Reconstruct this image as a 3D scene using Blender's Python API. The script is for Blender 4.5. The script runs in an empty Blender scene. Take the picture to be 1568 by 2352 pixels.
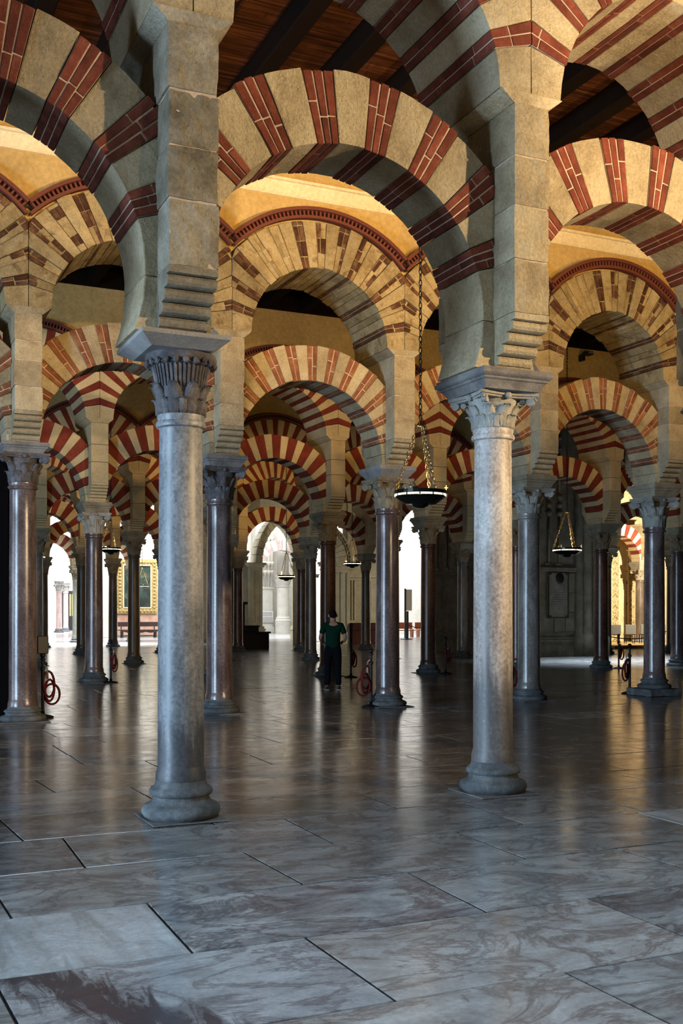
import bpy, math, random
from mathutils import Vector, Matrix, noise
R = math.radians
PI = math.pi
random.seed(7)
scn = bpy.context.scene
COL = scn.collection

# ------------------------------------------------------------------ camera
cam_d = bpy.data.cameras.new('camera')
cam = bpy.data.objects.new('camera', cam_d); COL.objects.link(cam)
cam.location = (0, 0, 1.65)
cam.rotation_euler = (R(90), 0, R(-24.78))
cam_d.sensor_fit = 'VERTICAL'; cam_d.sensor_height = 36; cam_d.sensor_width = 24
cam_d.lens = 36 * 2463.7 / 2352
cam_d.shift_y = 230.35 / 2352
cam_d.clip_start = 0.05; cam_d.clip_end = 400
scn.camera = cam

# ------------------------------------------------------------------ light, exposure
scn.view_settings.view_transform = 'Standard'
scn.view_settings.look = 'None'
scn.view_settings.gamma = 1
scn.view_settings.use_curve_mapping = False
scn.view_settings.exposure = 0.0
w = bpy.data.worlds.new('overcast_sky'); scn.world = w; w.use_nodes = True
w.node_tree.nodes['Background'].inputs[0].default_value = (0.86, 0.93, 1.0, 1)
w.node_tree.nodes['Background'].inputs[1].default_value = 1.2

def aim(o, target):
    o.rotation_euler = (Vector(target) - o.location).to_track_quat('-Z', 'Y').to_euler()
def area(name, loc, target, sx, sy, energy, color):
    d = bpy.data.lights.new(name, 'AREA'); d.shape = 'RECTANGLE'; d.size = sx; d.size_y = sy
    d.energy = energy; d.color = color
    o = bpy.data.objects.new(name, d); COL.objects.link(o); o.location = loc; aim(o, target); return o
def spot(name, loc, target, energy, color, angle=110, blend=0.9, radius=0.12):
    d = bpy.data.lights.new(name, 'SPOT'); d.energy = energy; d.color = color
    d.spot_size = R(angle); d.spot_blend = blend; d.shadow_soft_size = radius
    o = bpy.data.objects.new(name, d); COL.objects.link(o); o.location = loc; aim(o, target); return o

COOL = (0.53, 0.76, 1.0)
WARM = (1.0, 0.61, 0.205)
# daylight through the doorways beside the photographer
area('door_daylight', (-12.1, 6.0, 2.0), (4.0, 8.0, 3.4), 2.8, 3.6, 2900, COOL)
area('door_daylight', (-12.1, 14.4, 2.0), (8.0, 15.6, 3.0), 2.2, 3.6, 520, COOL)
o = area('added_floor_light', (2.6, 2.4, 9.3), (2.6, 2.9, 0), 4.4, 2.4, 205, (0.57, 0.79, 1.0)); o.data.spread = R(76)  # added overhead lamp, narrow spread, brightens only the near floor
# area lights added for the daylight of the far bays
area('added_daylight', (17, 66, 11.5), (17, 67, 0), 12, 5, 4200, (0.93, 0.97, 1.0))
o = area('added_daylight', (11.8, 56.5, 9.2), (11.8, 56, 0), 6, 6, 2200, (0.90, 0.96, 1.0)); o.data.spread = R(46)  # added under the closed ceiling to brighten the far left floor
area('added_daylight', (17, 90, 12.5), (17, 96, 3), 10, 8, 9000, (0.97, 0.97, 1.0))
area('added_daylight', (33.5, 66, 11.5), (33.5, 68, 0), 7, 6, 4200, (0.98, 0.98, 1.0))
area('added_daylight', (30, 75.5, 11.0), (30.4, 80, 2), 6, 2.5, 650, (1.0, 0.98, 0.95))
o = area('added_daylight', (25.3, 29.2, 9.0), (25.3, 28.7, 0), 8.0, 3.4, 900, (0.70, 0.86, 1.0)); o.data.spread = R(44)  # added overhead to put a cool patch on the floor before the stone chapel

ARC_Y = [8.36, 16.79, 25.43, 34.03, 42.6, 51.2, 59.8]
# warm projectors on the backs of the piers, aimed up at the next arcade
for Yr, xs, e in ((ARC_Y[0], (2.45, 5.37, 8.3, 11.4, 14.5), 860), (ARC_Y[1], (5.58, 8.64, 11.6, 14.6, 18.0), 240),
               (ARC_Y[2], (5.3, 11.4, 14.3), 80), (ARC_Y[3], (8.4, 14.5), 800), (ARC_Y[4], (8.4, 11.7), 200)):
    for x in xs:
        spot('arcade_spot', (x, Yr + 0.95, 6.5), (x + 0.6, Yr + 8.4, 8.6), e, WARM, 78, 0.6)
# photographer's own nave: one projector at right, then two added spots
spot('arcade_spot', (11.5, 0.5, 5.0), (6.1, 8.3, 5.9), 6800, (1.0, 0.72, 0.40), 70, 0.8)
spot('arcade_spot', (6.0, -1.5, 5.2), (3.0, 8.3, 6.6), 420, (1.0, 0.86, 0.66), 48, 0.9)  # added to brighten the front of the left pier
spot('arcade_spot', (5.7, 3.0, 4.0), (7.9, 8.4, 6.9), 1500, (1.0, 0.70, 0.38), 56, 0.7)  # added in mid-nave to warm the soffits of the right-hand arch
spot('chapel_projector', (35.2, 37.0, 5.0), (36.5, 45.0, 3.0), 8000, (1.0, 0.86, 0.64), 130, 0.8)

# ------------------------------------------------------------------ helpers
def link(o, parent=None):
    COL.objects.link(o)
    if parent is not None: o.parent = parent
    return o
def empty(name, loc=(0, 0, 0), rz=0):
    o = bpy.data.objects.new(name, None); o.location = loc; o.rotation_euler = (0, 0, rz)
    o.empty_display_size = 0.2
    return link(o)
def tag(o, label=None, cat=None, group=None, kind=None):
    if label: o['label'] = label
    if cat: o['category'] = cat
    if group: o['group'] = group
    if kind: o['kind'] = kind
    return o
def mesh(name, V, F, mat, smooth=False):
    me = bpy.data.meshes.new(name); me.from_pydata([tuple(v) for v in V], [], F)
    if mat: me.materials.append(mat)
    if smooth:
        me.polygons.foreach_set('use_smooth', [True] * len(me.polygons))
    me.update(); return me
def put(name, me, parent=None, loc=None, rot=None, scale=None):
    o = bpy.data.objects.new(name, me)
    if loc is not None: o.location = loc
    if rot is not None: o.rotation_euler = rot
    if scale is not None: o.scale = scale
    return link(o, parent)

_cf = None
def _cbox_topo():
    cs = [(x, y, z) for x in (-1, 1) for y in (-1, 1) for z in (-1, 1)]
    idx = {c: i for i, c in enumerate(cs)}
    F = []
    for a in range(3):
        b, c = (a + 1) % 3, (a + 2) % 3
        for s in (-1, 1):
            f = []
            for u, v in ((-1, -1), (1, -1), (1, 1), (-1, 1)):
                k = [0, 0, 0]; k[a] = s; k[b] = u; k[c] = v
                f.append(idx[tuple(k)] * 3 + a)
            F.append(f)
        for u in (-1, 1):
            for v in (-1, 1):
                k0 = [0, 0, 0]; k0[a] = -1; k0[b] = u; k0[c] = v
                k1 = list(k0); k1[a] = 1
                i0, i1 = idx[tuple(k0)], idx[tuple(k1)]
                F.append([i0 * 3 + b, i1 * 3 + b, i1 * 3 + c, i0 * 3 + c])
    for i in range(8): F.append([i * 3, i * 3 + 1, i * 3 + 2])
    return cs, F
CS, CF = _cbox_topo()
def orient(V, F):
    n = len(V); c = Vector((0, 0, 0))
    for v in V: c += Vector(v)
    c /= n
    out = []
    for f in F:
        p = [Vector(V[i]) for i in f]
        m = sum(p, Vector()) / len(p)
        nn = (p[1] - p[0]).cross(p[2] - p[0])
        if len(p) > 3: nn += (p[2] - p[0]).cross(p[3] - p[0])
        out.append(f if nn.dot(m - c) >= 0 else f[::-1])
    return out
def cbox(lo, hi, c, fn=None):
    """chamfered box between two corners, optionally bent by fn; 24 verts, 44 triangles"""
    lo = Vector(lo); hi = Vector(hi); m = (lo + hi) / 2; h = (hi - lo) / 2
    if not hasattr(c, '__len__'): c = (c, c, c)
    V = []
    for s in CS:
        for a in range(3):
            p = [m[i] + s[i] * (h[i] if i == a else h[i] - min(c[i], h[i] * 0.8)) for i in range(3)]
            V.append(fn(*p) if fn else tuple(p))
    return V, orient(V, CF)
def rblock(lo, hi, c, n, amp, seed, fn=None, freq=3.0):
    """rounded, rough block: n inner cells each way, surface pushed by noise"""
    lo = Vector(lo); hi = Vector(hi); m = (lo + hi) / 2; h = (hi - lo) / 2
    if not hasattr(c, '__len__'): c = (c, c, c)
    ax = []
    for i in range(3):
        ci = min(c[i], h[i] * 0.6); inner = [-(h[i] - ci) + 2 * (h[i] - ci) * k / n[i] for k in range(n[i] + 1)]
        ax.append([-h[i]] + inner + [h[i]])
    vid = {}; V = []; F = []
    so = Vector((seed * 1.37 % 50, seed * 2.11 % 50, seed * 0.71 % 50))
    def vert(i, j, k):
        key = (i, j, k)
        if key in vid: return vid[key]
        p = Vector((ax[0][i], ax[1][j], ax[2][k])); d = Vector((0, 0, 0)); q = p.copy()
        for a in range(3):
            ca = min(c[a], h[a] * 0.6); lim = h[a] - ca
            if abs(p[a]) > lim + 1e-9: q[a] = math.copysign(lim, p[a]); d[a] = math.copysign(1, p[a])
        if d.length > 0:
            dn = d.normalized(); p = q + Vector([dn[a] * min(c[a], h[a] * 0.6) for a in range(3)])
        W = Vector(fn(*(p + m))) if fn else p + m
        if amp:
            dd = Vector(fn(*(p + m + d * 0.01))) - W if fn else d.normalized()
            if dd.length > 1e-9:
                nz = noise.noise(W * freq + so) * 0.6 + noise.noise(W * freq * 3.1 + so) * 0.4
                W = W + dd.normalized() * nz * amp
        vid[key] = len(V); V.append(W); return vid[key]
    N = [len(a) - 1 for a in ax]
    for a in range(3):
        b, e = (a + 1) % 3, (a + 2) % 3
        for s in (0, N[a]):
            for u in range(N[b]):
                for v in range(N[e]):
                    f = []
                    for du, dv in ((0, 0), (1, 0), (1, 1), (0, 1)):
                        k = [0, 0, 0]; k[a] = s; k[b] = u + du; k[e] = v + dv
                        f.append(vert(*k))
                    F.append(f)
    return V, orient(V, F)

class MB:
    def __init__(s): s.V = []; s.F = []
    def add(s, VF, M=None):
        V, F = VF; o = len(s.V)
        s.V += [tuple(M @ Vector(v)) if M else tuple(v) for v in V]
        s.F += [[i + o for i in f] for f in F]; return s
    def box(s, lo, hi, c=0.004, fn=None, M=None): return s.add(cbox(lo, hi, c, fn), M)
    def lathe(s, prof, n=24, M=None, a0=0, a1=2 * PI, cap=True):
        o = len(s.V); full = abs(a1 - a0 - 2 * PI) < 1e-6; m = n if full else n + 1
        V = []; F = []
        for (r, z) in prof:
            for i in range(m):
                a = a0 + (a1 - a0) * i / n; V.append((r * math.cos(a), r * math.sin(a), z))
        for j in range(len(prof) - 1):
            for i in range(n):
                i2 = (i + 1) % m
                F.append([j * m + i, j * m + i2, (j + 1) * m + i2, (j + 1) * m + i])
        if cap and full:
            if prof[0][0] > 1e-4: F.append([i for i in range(m)][::-1])
            if prof[-1][0] > 1e-4: F.append([(len(prof) - 1) * m + i for i in range(m)])
        return s.add((V, F), M)
    def tube(s, path, r, n=6, closed=False, M=None):
        P = [Vector(p) for p in path]; V = []; F = []; L = len(P)
        up = Vector((0.13, 0.31, 0.94)); prev = None
        for i in range(L):
            if closed: t = P[(i + 1) % L] - P[i - 1]
            else: t = P[min(i + 1, L - 1)] - P[max(i - 1, 0)]
            t.normalize()
            a = prev if prev is not None else up.cross(t)
            a = a - t * a.dot(t)
            if a.length < 1e-5: a = Vector((1, 0, 0)).cross(t)
            a.normalize(); prev = a; b = t.cross(a)
            rr = r[i] if hasattr(r, '__len__') else r
            for k in range(n):
                an = 2 * PI * k / n; V.append(P[i] + (a * math.cos(an) + b * math.sin(an)) * rr)
        for i in range(L if closed else L - 1):
            j = (i + 1) % L
            for k in range(n):
                k2 = (k + 1) % n; F.append([i * n + k, i * n + k2, j * n + k2, j * n + k])
        if not closed:
            F.append([k for k in range(n)][::-1]); F.append([(L - 1) * n + k for k in range(n)])
        return s.add((V, F), M)
    def extrude(s, poly, axis, a, b, M=None):
        """closed polygon in the plane across axis, extruded from a to b"""
        n = len(poly); V = []
        for t in (a, b):
            for (u, v) in poly:
                p = {0: (t, u, v), 1: (u, t, v), 2: (u, v, t)}[axis]; V.append(p)
        F = [[i, (i + 1) % n, n + (i + 1) % n, n + i] for i in range(n)]
        F.append(list(range(n))[::-1]); F.append(list(range(n, 2 * n)))
        ar = sum(poly[i][0] * poly[(i + 1) % n][1] - poly[(i + 1) % n][0] * poly[i][1] for i in range(n))
        if (ar > 0) == (axis == 1): F = [f[::-1] for f in F]
        return s.add((V, F), M)
    def sphere(s, c, r, n=10, m=6, sz=1.0):
        prof = [(max(r * math.sin(PI * j / m), 1e-5), c[2] - sz * r * math.cos(PI * j / m)) for j in range(m + 1)]
        return s.lathe(prof, n, Matrix.Translation((c[0], c[1], 0)))
    def mesh(s, name, mat, smooth=False): return mesh(name, s.V, s.F, mat, smooth)
    def put(s, name, mat, parent=None, smooth=False, loc=None, rot=None): return put(name, s.mesh(name, mat, smooth), parent, loc, rot)

def smooth_by_angle(me, ang=40):
    me.polygons.foreach_set('use_smooth', [True] * len(me.polygons))
    try: me.set_sharp_from_angle(angle=R(ang))
    except Exception: pass
    return me

# ------------------------------------------------------------------ materials
def rgba(c): return (c[0], c[1], c[2], 1)
class NT:
    def __init__(s, name):
        s.m = bpy.data.materials.new(name); s.m.use_nodes = True; s.t = s.m.node_tree
        s.b = s.t.nodes['Principled BSDF']
    def n(s, typ, ins={}, **kw):
        nd = s.t.nodes.new(typ)
        for k, v in kw.items(): setattr(nd, k, v)
        for k, v in ins.items(): s.set(nd.inputs[k], v)
        return nd
    def set(s, sock, v):
        if isinstance(v, bpy.types.NodeSocket): s.t.links.new(v, sock)
        else: sock.default_value = v
    def noise(s, vec, scale, detail=6, rough=0.6, dist=0.0):
        return s.n('ShaderNodeTexNoise', {'Vector': vec, 'Scale': scale, 'Detail': detail, 'Roughness': rough, 'Distortion': dist}).outputs['Fac']
    def ramp(s, fac, stops):
        r = s.n('ShaderNodeValToRGB', {'Fac': fac}); e = r.color_ramp.elements
        while len(e) < len(stops): e.new(0.5)
        for el, (p, c) in zip(e, stops): el.position = p; el.color = rgba(c) if hasattr(c, '__len__') else (c, c, c, 1)
        return r.outputs['Color']
    def mix(s, fac, a, b, mode='MIX'):
        m = s.n('ShaderNodeMix', data_type='RGBA', blend_type=mode)
        s.set(m.inputs[0], fac)
        for sock, v in ((m.inputs[6], a), (m.inputs[7], b)):
            s.set(sock, v if isinstance(v, bpy.types.NodeSocket) else rgba(v))
        return m.outputs[2]
    def math(s, op, a, b=0.0, c=0.0):
        m = s.n('ShaderNodeMath', operation=op); s.set(m.inputs[0], a); s.set(m.inputs[1], b); s.set(m.inputs[2], c); return m.outputs[0]
    def maprange(s, v, a, b, c, d):
        m = s.n('ShaderNodeMapRange'); s.set(m.inputs[0], v)
        for i, x in enumerate((a, b, c, d)): m.inputs[i + 1].default_value = x
        return m.outputs[0]
    def pos(s, scale=(1, 1, 1), jitter=0.0):
        g = s.n('ShaderNodeNewGeometry').outputs['Position']
        if jitter:
            r = s.n('ShaderNodeObjectInfo').outputs['Random']
            c = s.n('ShaderNodeCombineXYZ', {'X': s.math('MULTIPLY', r, jitter), 'Y': s.math('MULTIPLY', r, jitter * 1.7), 'Z': s.math('MULTIPLY', r, jitter * 0.6)}).outputs[0]
            g = s.n('ShaderNodeVectorMath', {0: g, 1: c}, operation='ADD').outputs[0]
        return s.n('ShaderNodeMapping', {'Vector': g, 'Scale': scale}).outputs[0]
    def rnd(s, lo, hi): return s.maprange(s.n('ShaderNodeObjectInfo').outputs['Random'], 0, 1, lo, hi)
    def scale(s, col, v):
        c = s.n('ShaderNodeCombineXYZ', {'X': v, 'Y': v, 'Z': v}).outputs[0]
        return s.mix(1.0, col, c, 'MULTIPLY')
    def bump(s, h, strength, dist=0.02):
        s.set(s.b.inputs['Normal'], s.n('ShaderNodeBump', {'Height': h, 'Strength': strength, 'Distance': dist}).outputs[0])
    def out(s, col, rough=0.8, metal=0.0, spec=0.4):
        s.set(s.b.inputs['Base Color'], col if isinstance(col, bpy.types.NodeSocket) else rgba(col))
        s.set(s.b.inputs['Roughness'], rough); s.b.inputs['Metallic'].default_value = metal
        s.b.inputs['Specular IOR Level'].default_value = spec
        return s.m

def stone(name, dark, mid, light, sc=2.2, bump=0.5, rough=0.88, var=0.16, pits=True, stain=None):
    t = NT(name); p = t.pos(jitter=3.0)
    c = t.ramp(t.noise(p, sc, 8, 0.65), [(0.30, dark), (0.5, mid), (0.72, light)])
    fine = t.noise(p, sc * 16, 6, 0.7)
    c = t.scale(c, t.maprange(fine, 0.25, 0.75, 0.78, 1.18))
    if stain is not None:
        s = t.ramp(t.noise(p, sc * 1.7, 8, 0.7, 0.6), [(0.52, 0.0), (0.66, 1.0)])
        c = t.mix(t.math('MULTIPLY', s, 0.75), c, stain)
    c = t.scale(c, t.rnd(1 - var, 1 + var))
    h = t.math('ADD', t.math('MULTIPLY', t.noise(p, sc * 3.2, 8, 0.7), 1.0), t.math('MULTIPLY', fine, 0.5))
    if pits:
        v = t.n('ShaderNodeTexVoronoi', {'Vector': p, 'Scale': sc * 9}).outputs['Distance']
        h = t.math('ADD', h, t.math('MULTIPLY', t.ramp(v, [(0.0, 0.0), (0.22, 1.0)]), 0.18))
    t.bump(h, bump, 0.05)
    return t.out(c, rough, spec=0.25)

def plain(name, col, rough=0.6, metal=0.0, spec=0.4, bump=0.0, sc=20, var=0.1, emis=None):
    t = NT(name); p = t.pos(jitter=2.0)
    nz = t.noise(p, sc, 5)
    c = t.scale(t.mix(0.0, col, col), t.maprange(nz, 0.3, 0.7, 1 - var, 1 + var))
    if bump: t.bump(nz, bump, 0.01)
    if emis:
        t.b.inputs['Emission Color'].default_value = rgba(emis[0]); t.b.inputs['Emission Strength'].default_value = emis[1]
    return t.out(c, rough, metal, spec)

def shaft_mat(name, dark, mid, light, rough=0.35, foot=None, fleck=8.0, stretch=0.35, bump=0.12, streak=0.5):
    t = NT(name); p = t.pos((1, 1, stretch), jitter=5.0)
    q = t.pos((1, 1, 1), jitter=5.0)
    c = t.ramp(t.noise(p, 3.0, 8, 0.65, 0.8), [(0.30, dark), (0.5, mid), (0.70, light)])
    v = t.noise(q, fleck * 4, 6, 0.75)
    c = t.scale(c, t.maprange(v, 0.32, 0.68, 0.50, 1.38))
    w_ = t.noise(t.pos((1, 1, 0.08), jitter=5.0), 9.0, 6, 0.6, 0.3)
    c = t.scale(c, t.maprange(w_, 0.3, 0.7, 1 - streak * 0.35, 1 + streak * 0.25))
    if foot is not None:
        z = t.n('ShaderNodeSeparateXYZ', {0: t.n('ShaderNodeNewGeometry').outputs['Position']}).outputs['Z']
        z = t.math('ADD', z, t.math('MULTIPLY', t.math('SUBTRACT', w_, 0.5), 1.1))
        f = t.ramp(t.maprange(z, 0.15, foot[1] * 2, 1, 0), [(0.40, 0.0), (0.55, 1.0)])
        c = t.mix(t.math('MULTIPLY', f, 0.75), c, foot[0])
    t.bump(t.math('ADD', v, t.noise(q, 4, 5)), bump, 0.01)
    return t.out(c, t.maprange(v, 0.3, 0.7, rough * 0.85, rough * 1.25), spec=0.5)

M = {}
M['stone'] = stone('warm_limestone', (0.30, 0.235, 0.145), (0.47, 0.385, 0.25), (0.60, 0.52, 0.365), bump=0.9)
M['stone_dark'] = stone('grey_limestone', (0.15, 0.13, 0.095), (0.29, 0.255, 0.19), (0.43, 0.39, 0.31), bump=1.0)
M['stone_rough'] = stone('eroded_limestone', (0.28, 0.205, 0.095), (0.45, 0.345, 0.18), (0.56, 0.45, 0.26), bump=1.0, stain=(0.15, 0.075, 0.035))
M['cream'] = stone('cream_painted_stone', (0.46, 0.35, 0.19), (0.57, 0.45, 0.26), (0.64, 0.52, 0.33), bump=0.2, pits=False, var=0.1)
M['red'] = stone('dark_red_paint', (0.135, 0.020, 0.011), (0.19, 0.031, 0.017), (0.25, 0.055, 0.030), bump=0.2, pits=False, var=0.14)
M['brick'] = stone('dark_red_brick', (0.10, 0.024, 0.015), (0.165, 0.040, 0.024), (0.25, 0.078, 0.048), sc=5, bump=0.5, var=0.28)
M['brick_worn'] = stone('worn_brown_brick', (0.05, 0.022, 0.013), (0.115, 0.047, 0.025), (0.28, 0.16, 0.085), sc=5, bump=0.8, var=0.3)
M['brick_faded'] = stone('faded_orange_brick', (0.16, 0.055, 0.028), (0.26, 0.098, 0.05), (0.38, 0.20, 0.11), sc=5, bump=0.6, var=0.22)
M['mortar'] = stone('lime_mortar', (0.42, 0.33, 0.25), (0.55, 0.44, 0.35), (0.64, 0.54, 0.44), sc=6, bump=0.5)
M['plaster'] = stone('ochre_plaster', (0.39, 0.265, 0.10), (0.47, 0.325, 0.13), (0.53, 0.38, 0.17), sc=0.8, bump=0.12, pits=False, var=0.03)
M['moulding'] = plain('red_moulding', (0.125, 0.030, 0.018), 0.7, bump=0.1)
M['dentil_dark'] = plain('matt_black', (0.02, 0.014, 0.012), 0.8)
M['cornice'] = stone('pale_cornice', (0.66, 0.54, 0.32), (0.72, 0.60, 0.38), (0.78, 0.66, 0.44), sc=1.0, bump=0.1, pits=False)
M['ab_dark'] = stone('grey_marble_slab', (0.13, 0.125, 0.125), (0.22, 0.21, 0.21), (0.33, 0.32, 0.315), sc=4, bump=0.5)
M['ab_plain'] = stone('smooth_grey_slab', (0.17, 0.165, 0.16), (0.23, 0.22, 0.215), (0.29, 0.285, 0.28), sc=3, bump=0.15, pits=False)
M['ab_stone'] = stone('brown_stone_slab', (0.20, 0.17, 0.125), (0.33, 0.29, 0.215), (0.42, 0.38, 0.29), sc=4, bump=0.5)
M['cap_dark'] = stone('dark_carved_marble', (0.055, 0.05, 0.055), (0.12, 0.11, 0.12), (0.25, 0.235, 0.235), sc=6, bump=0.5)
M['cap_pale'] = stone('pale_carved_marble', (0.22, 0.215, 0.20), (0.36, 0.35, 0.325), (0.48, 0.47, 0.44), sc=5, bump=0.4)
M['cap_brown'] = stone('brown_carved_stone', (0.16, 0.125, 0.085), (0.28, 0.225, 0.155), (0.38, 0.32, 0.235), sc=5, bump=0.5)
M['base'] = stone('grey_base_marble', (0.06, 0.066, 0.072), (0.12, 0.13, 0.138), (0.23, 0.24, 0.245), sc=5, bump=0.4)
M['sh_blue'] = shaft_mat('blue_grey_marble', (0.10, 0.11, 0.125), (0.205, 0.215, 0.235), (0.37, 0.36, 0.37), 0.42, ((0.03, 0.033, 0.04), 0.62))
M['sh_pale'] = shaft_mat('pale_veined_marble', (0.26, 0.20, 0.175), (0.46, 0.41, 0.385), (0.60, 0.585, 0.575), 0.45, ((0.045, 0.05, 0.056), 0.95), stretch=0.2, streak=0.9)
M['sh_purple'] = shaft_mat('purple_brown_breccia', (0.055, 0.036, 0.036), (0.115, 0.080, 0.080), (0.24, 0.19, 0.19), 0.2, fleck=11)
M['sh_grey'] = shaft_mat('speckled_grey_granite', (0.11, 0.095, 0.09), (0.21, 0.19, 0.18), (0.36, 0.34, 0.325), 0.22, fleck=12)
M['sh_red'] = shaft_mat('red_brown_marble', (0.055, 0.024, 0.017), (0.10, 0.045, 0.032), (0.165, 0.085, 0.065), 0.25, fleck=9)
M['sh_brown'] = shaft_mat('brown_marble', (0.06, 0.040, 0.026), (0.11, 0.08, 0.055), (0.18, 0.135, 0.10), 0.3, fleck=9)
M['sh_green'] = shaft_mat('greenish_grey_marble', (0.26, 0.27, 0.23), (0.42, 0.43, 0.37), (0.55, 0.55, 0.48), 0.4)
M['sh_pink'] = shaft_mat('pale_pink_marble', (0.42, 0.27, 0.24), (0.58, 0.43, 0.40), (0.70, 0.58, 0.55), 0.4)
M['iron'] = plain('black_iron', (0.012, 0.012, 0.014), 0.45, 0.4)
M['bronze'] = plain('dark_bronze', (0.012, 0.016, 0.015), 0.25, 0.6)
M['brass'] = plain('bright_brass', (0.80, 0.58, 0.26), 0.28, 1.0)
M['lampslot'] = plain('glowing_lamp_slot', (0.9, 0.8, 0.6), 0.4, emis=((1.0, 0.86, 0.62), 2.2))
M['rope'] = plain('dark_red_velvet_rope', (0.11, 0.007, 0.009), 0.85)
M['wood_beam'] = plain('black_brown_beam', (0.007, 0.004, 0.003), 0.9, spec=0.05, bump=0.3, sc=8)
M['black'] = plain('black_lacquer', (0.010, 0.010, 0.012), 0.4)
M['screen'] = plain('near_black_wood', (0.003, 0.003, 0.004), 0.9, spec=0.03)
M['darkwood'] = plain('dark_bench_wood', (0.035, 0.018, 0.016), 0.5, bump=0.2)
M['gilt'] = stone('gilded_carving', (0.22, 0.14, 0.045), (0.50, 0.35, 0.13), (0.72, 0.58, 0.30), sc=14, bump=0.9, rough=0.45)
M['lattice'] = stone('tan_carved_plaster', (0.30, 0.21, 0.10), (0.44, 0.33, 0.17), (0.56, 0.44, 0.26), sc=9, bump=0.7)
M['white_stone'] = stone('white_gothic_stone', (0.60, 0.57, 0.50), (0.70, 0.67, 0.60), (0.78, 0.75, 0.69), sc=2, bump=0.2, pits=False)
M['pale_stone'] = stone('pale_yellow_stone', (0.40, 0.36, 0.25), (0.54, 0.49, 0.36), (0.64, 0.59, 0.46), sc=2, bump=0.25, pits=False)
M['chapel'] = stone('dark_chapel_stone', (0.10, 0.082, 0.058), (0.165, 0.138, 0.10), (0.235, 0.20, 0.15), sc=2.5, bump=0.4)
M['dado'] = stone('dark_red_dado', (0.04, 0.011, 0.010), (0.06, 0.018, 0.016), (0.085, 0.027, 0.023), sc=4, bump=0.1, pits=False)
M['pinkdado'] = stone('pink_marble_dado', (0.50, 0.25, 0.18), (0.60, 0.36, 0.27), (0.66, 0.48, 0.40), sc=2.5, bump=0.05, pits=False)
M['steel'] = plain('pale_metal', (0.5, 0.5, 0.5), 0.35, 0.8)
M['cloth_grey'] = plain('grey_chair_cover', (0.10, 0.095, 0.085), 0.9)
M['redwood'] = plain('orange_bench_wood', (0.36, 0.13, 0.06), 0.5)
M['platform'] = plain('worn_platform_boards', (0.36, 0.24, 0.10), 0.5, bump=0.2)
M['signwhite'] = plain('white_board', (0.80, 0.78, 0.76), 0.6)
M['skin'] = plain('skin', (0.34, 0.18, 0.12), 0.55, var=0.05)
M['hair'] = plain('short_dark_hair', (0.010, 0.007, 0.006), 0.95, spec=0.05, bump=0.5, sc=90)
M['shirt'] = plain('dark_green_cotton', (0.004, 0.024, 0.014), 0.95, spec=0.05, bump=0.2, sc=30)
M['trousers'] = plain('dark_trousers', (0.006, 0.0065, 0.009), 0.95, spec=0.05, bump=0.2, sc=30)
M['shoe'] = plain('black_shoe', (0.012, 0.012, 0.012), 0.5)
M['sole'] = plain('pale_shoe_sole', (0.45, 0.42, 0.38), 0.7)

def wood_boards():
    t = NT('ceiling_boards'); p = t.pos((0.25, 5.0, 1.0))
    g = t.noise(p, 3.0, 8, 0.7, 0.4)
    c = t.ramp(g, [(0.32, (0.008, 0.003, 0.002)), (0.5, (0.040, 0.013, 0.007)), (0.68, (0.105, 0.040, 0.019))])
    t.bump(g, 0.4, 0.01); return t.out(c, 0.8, spec=0.12)
M['boards'] = wood_boards()

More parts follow.
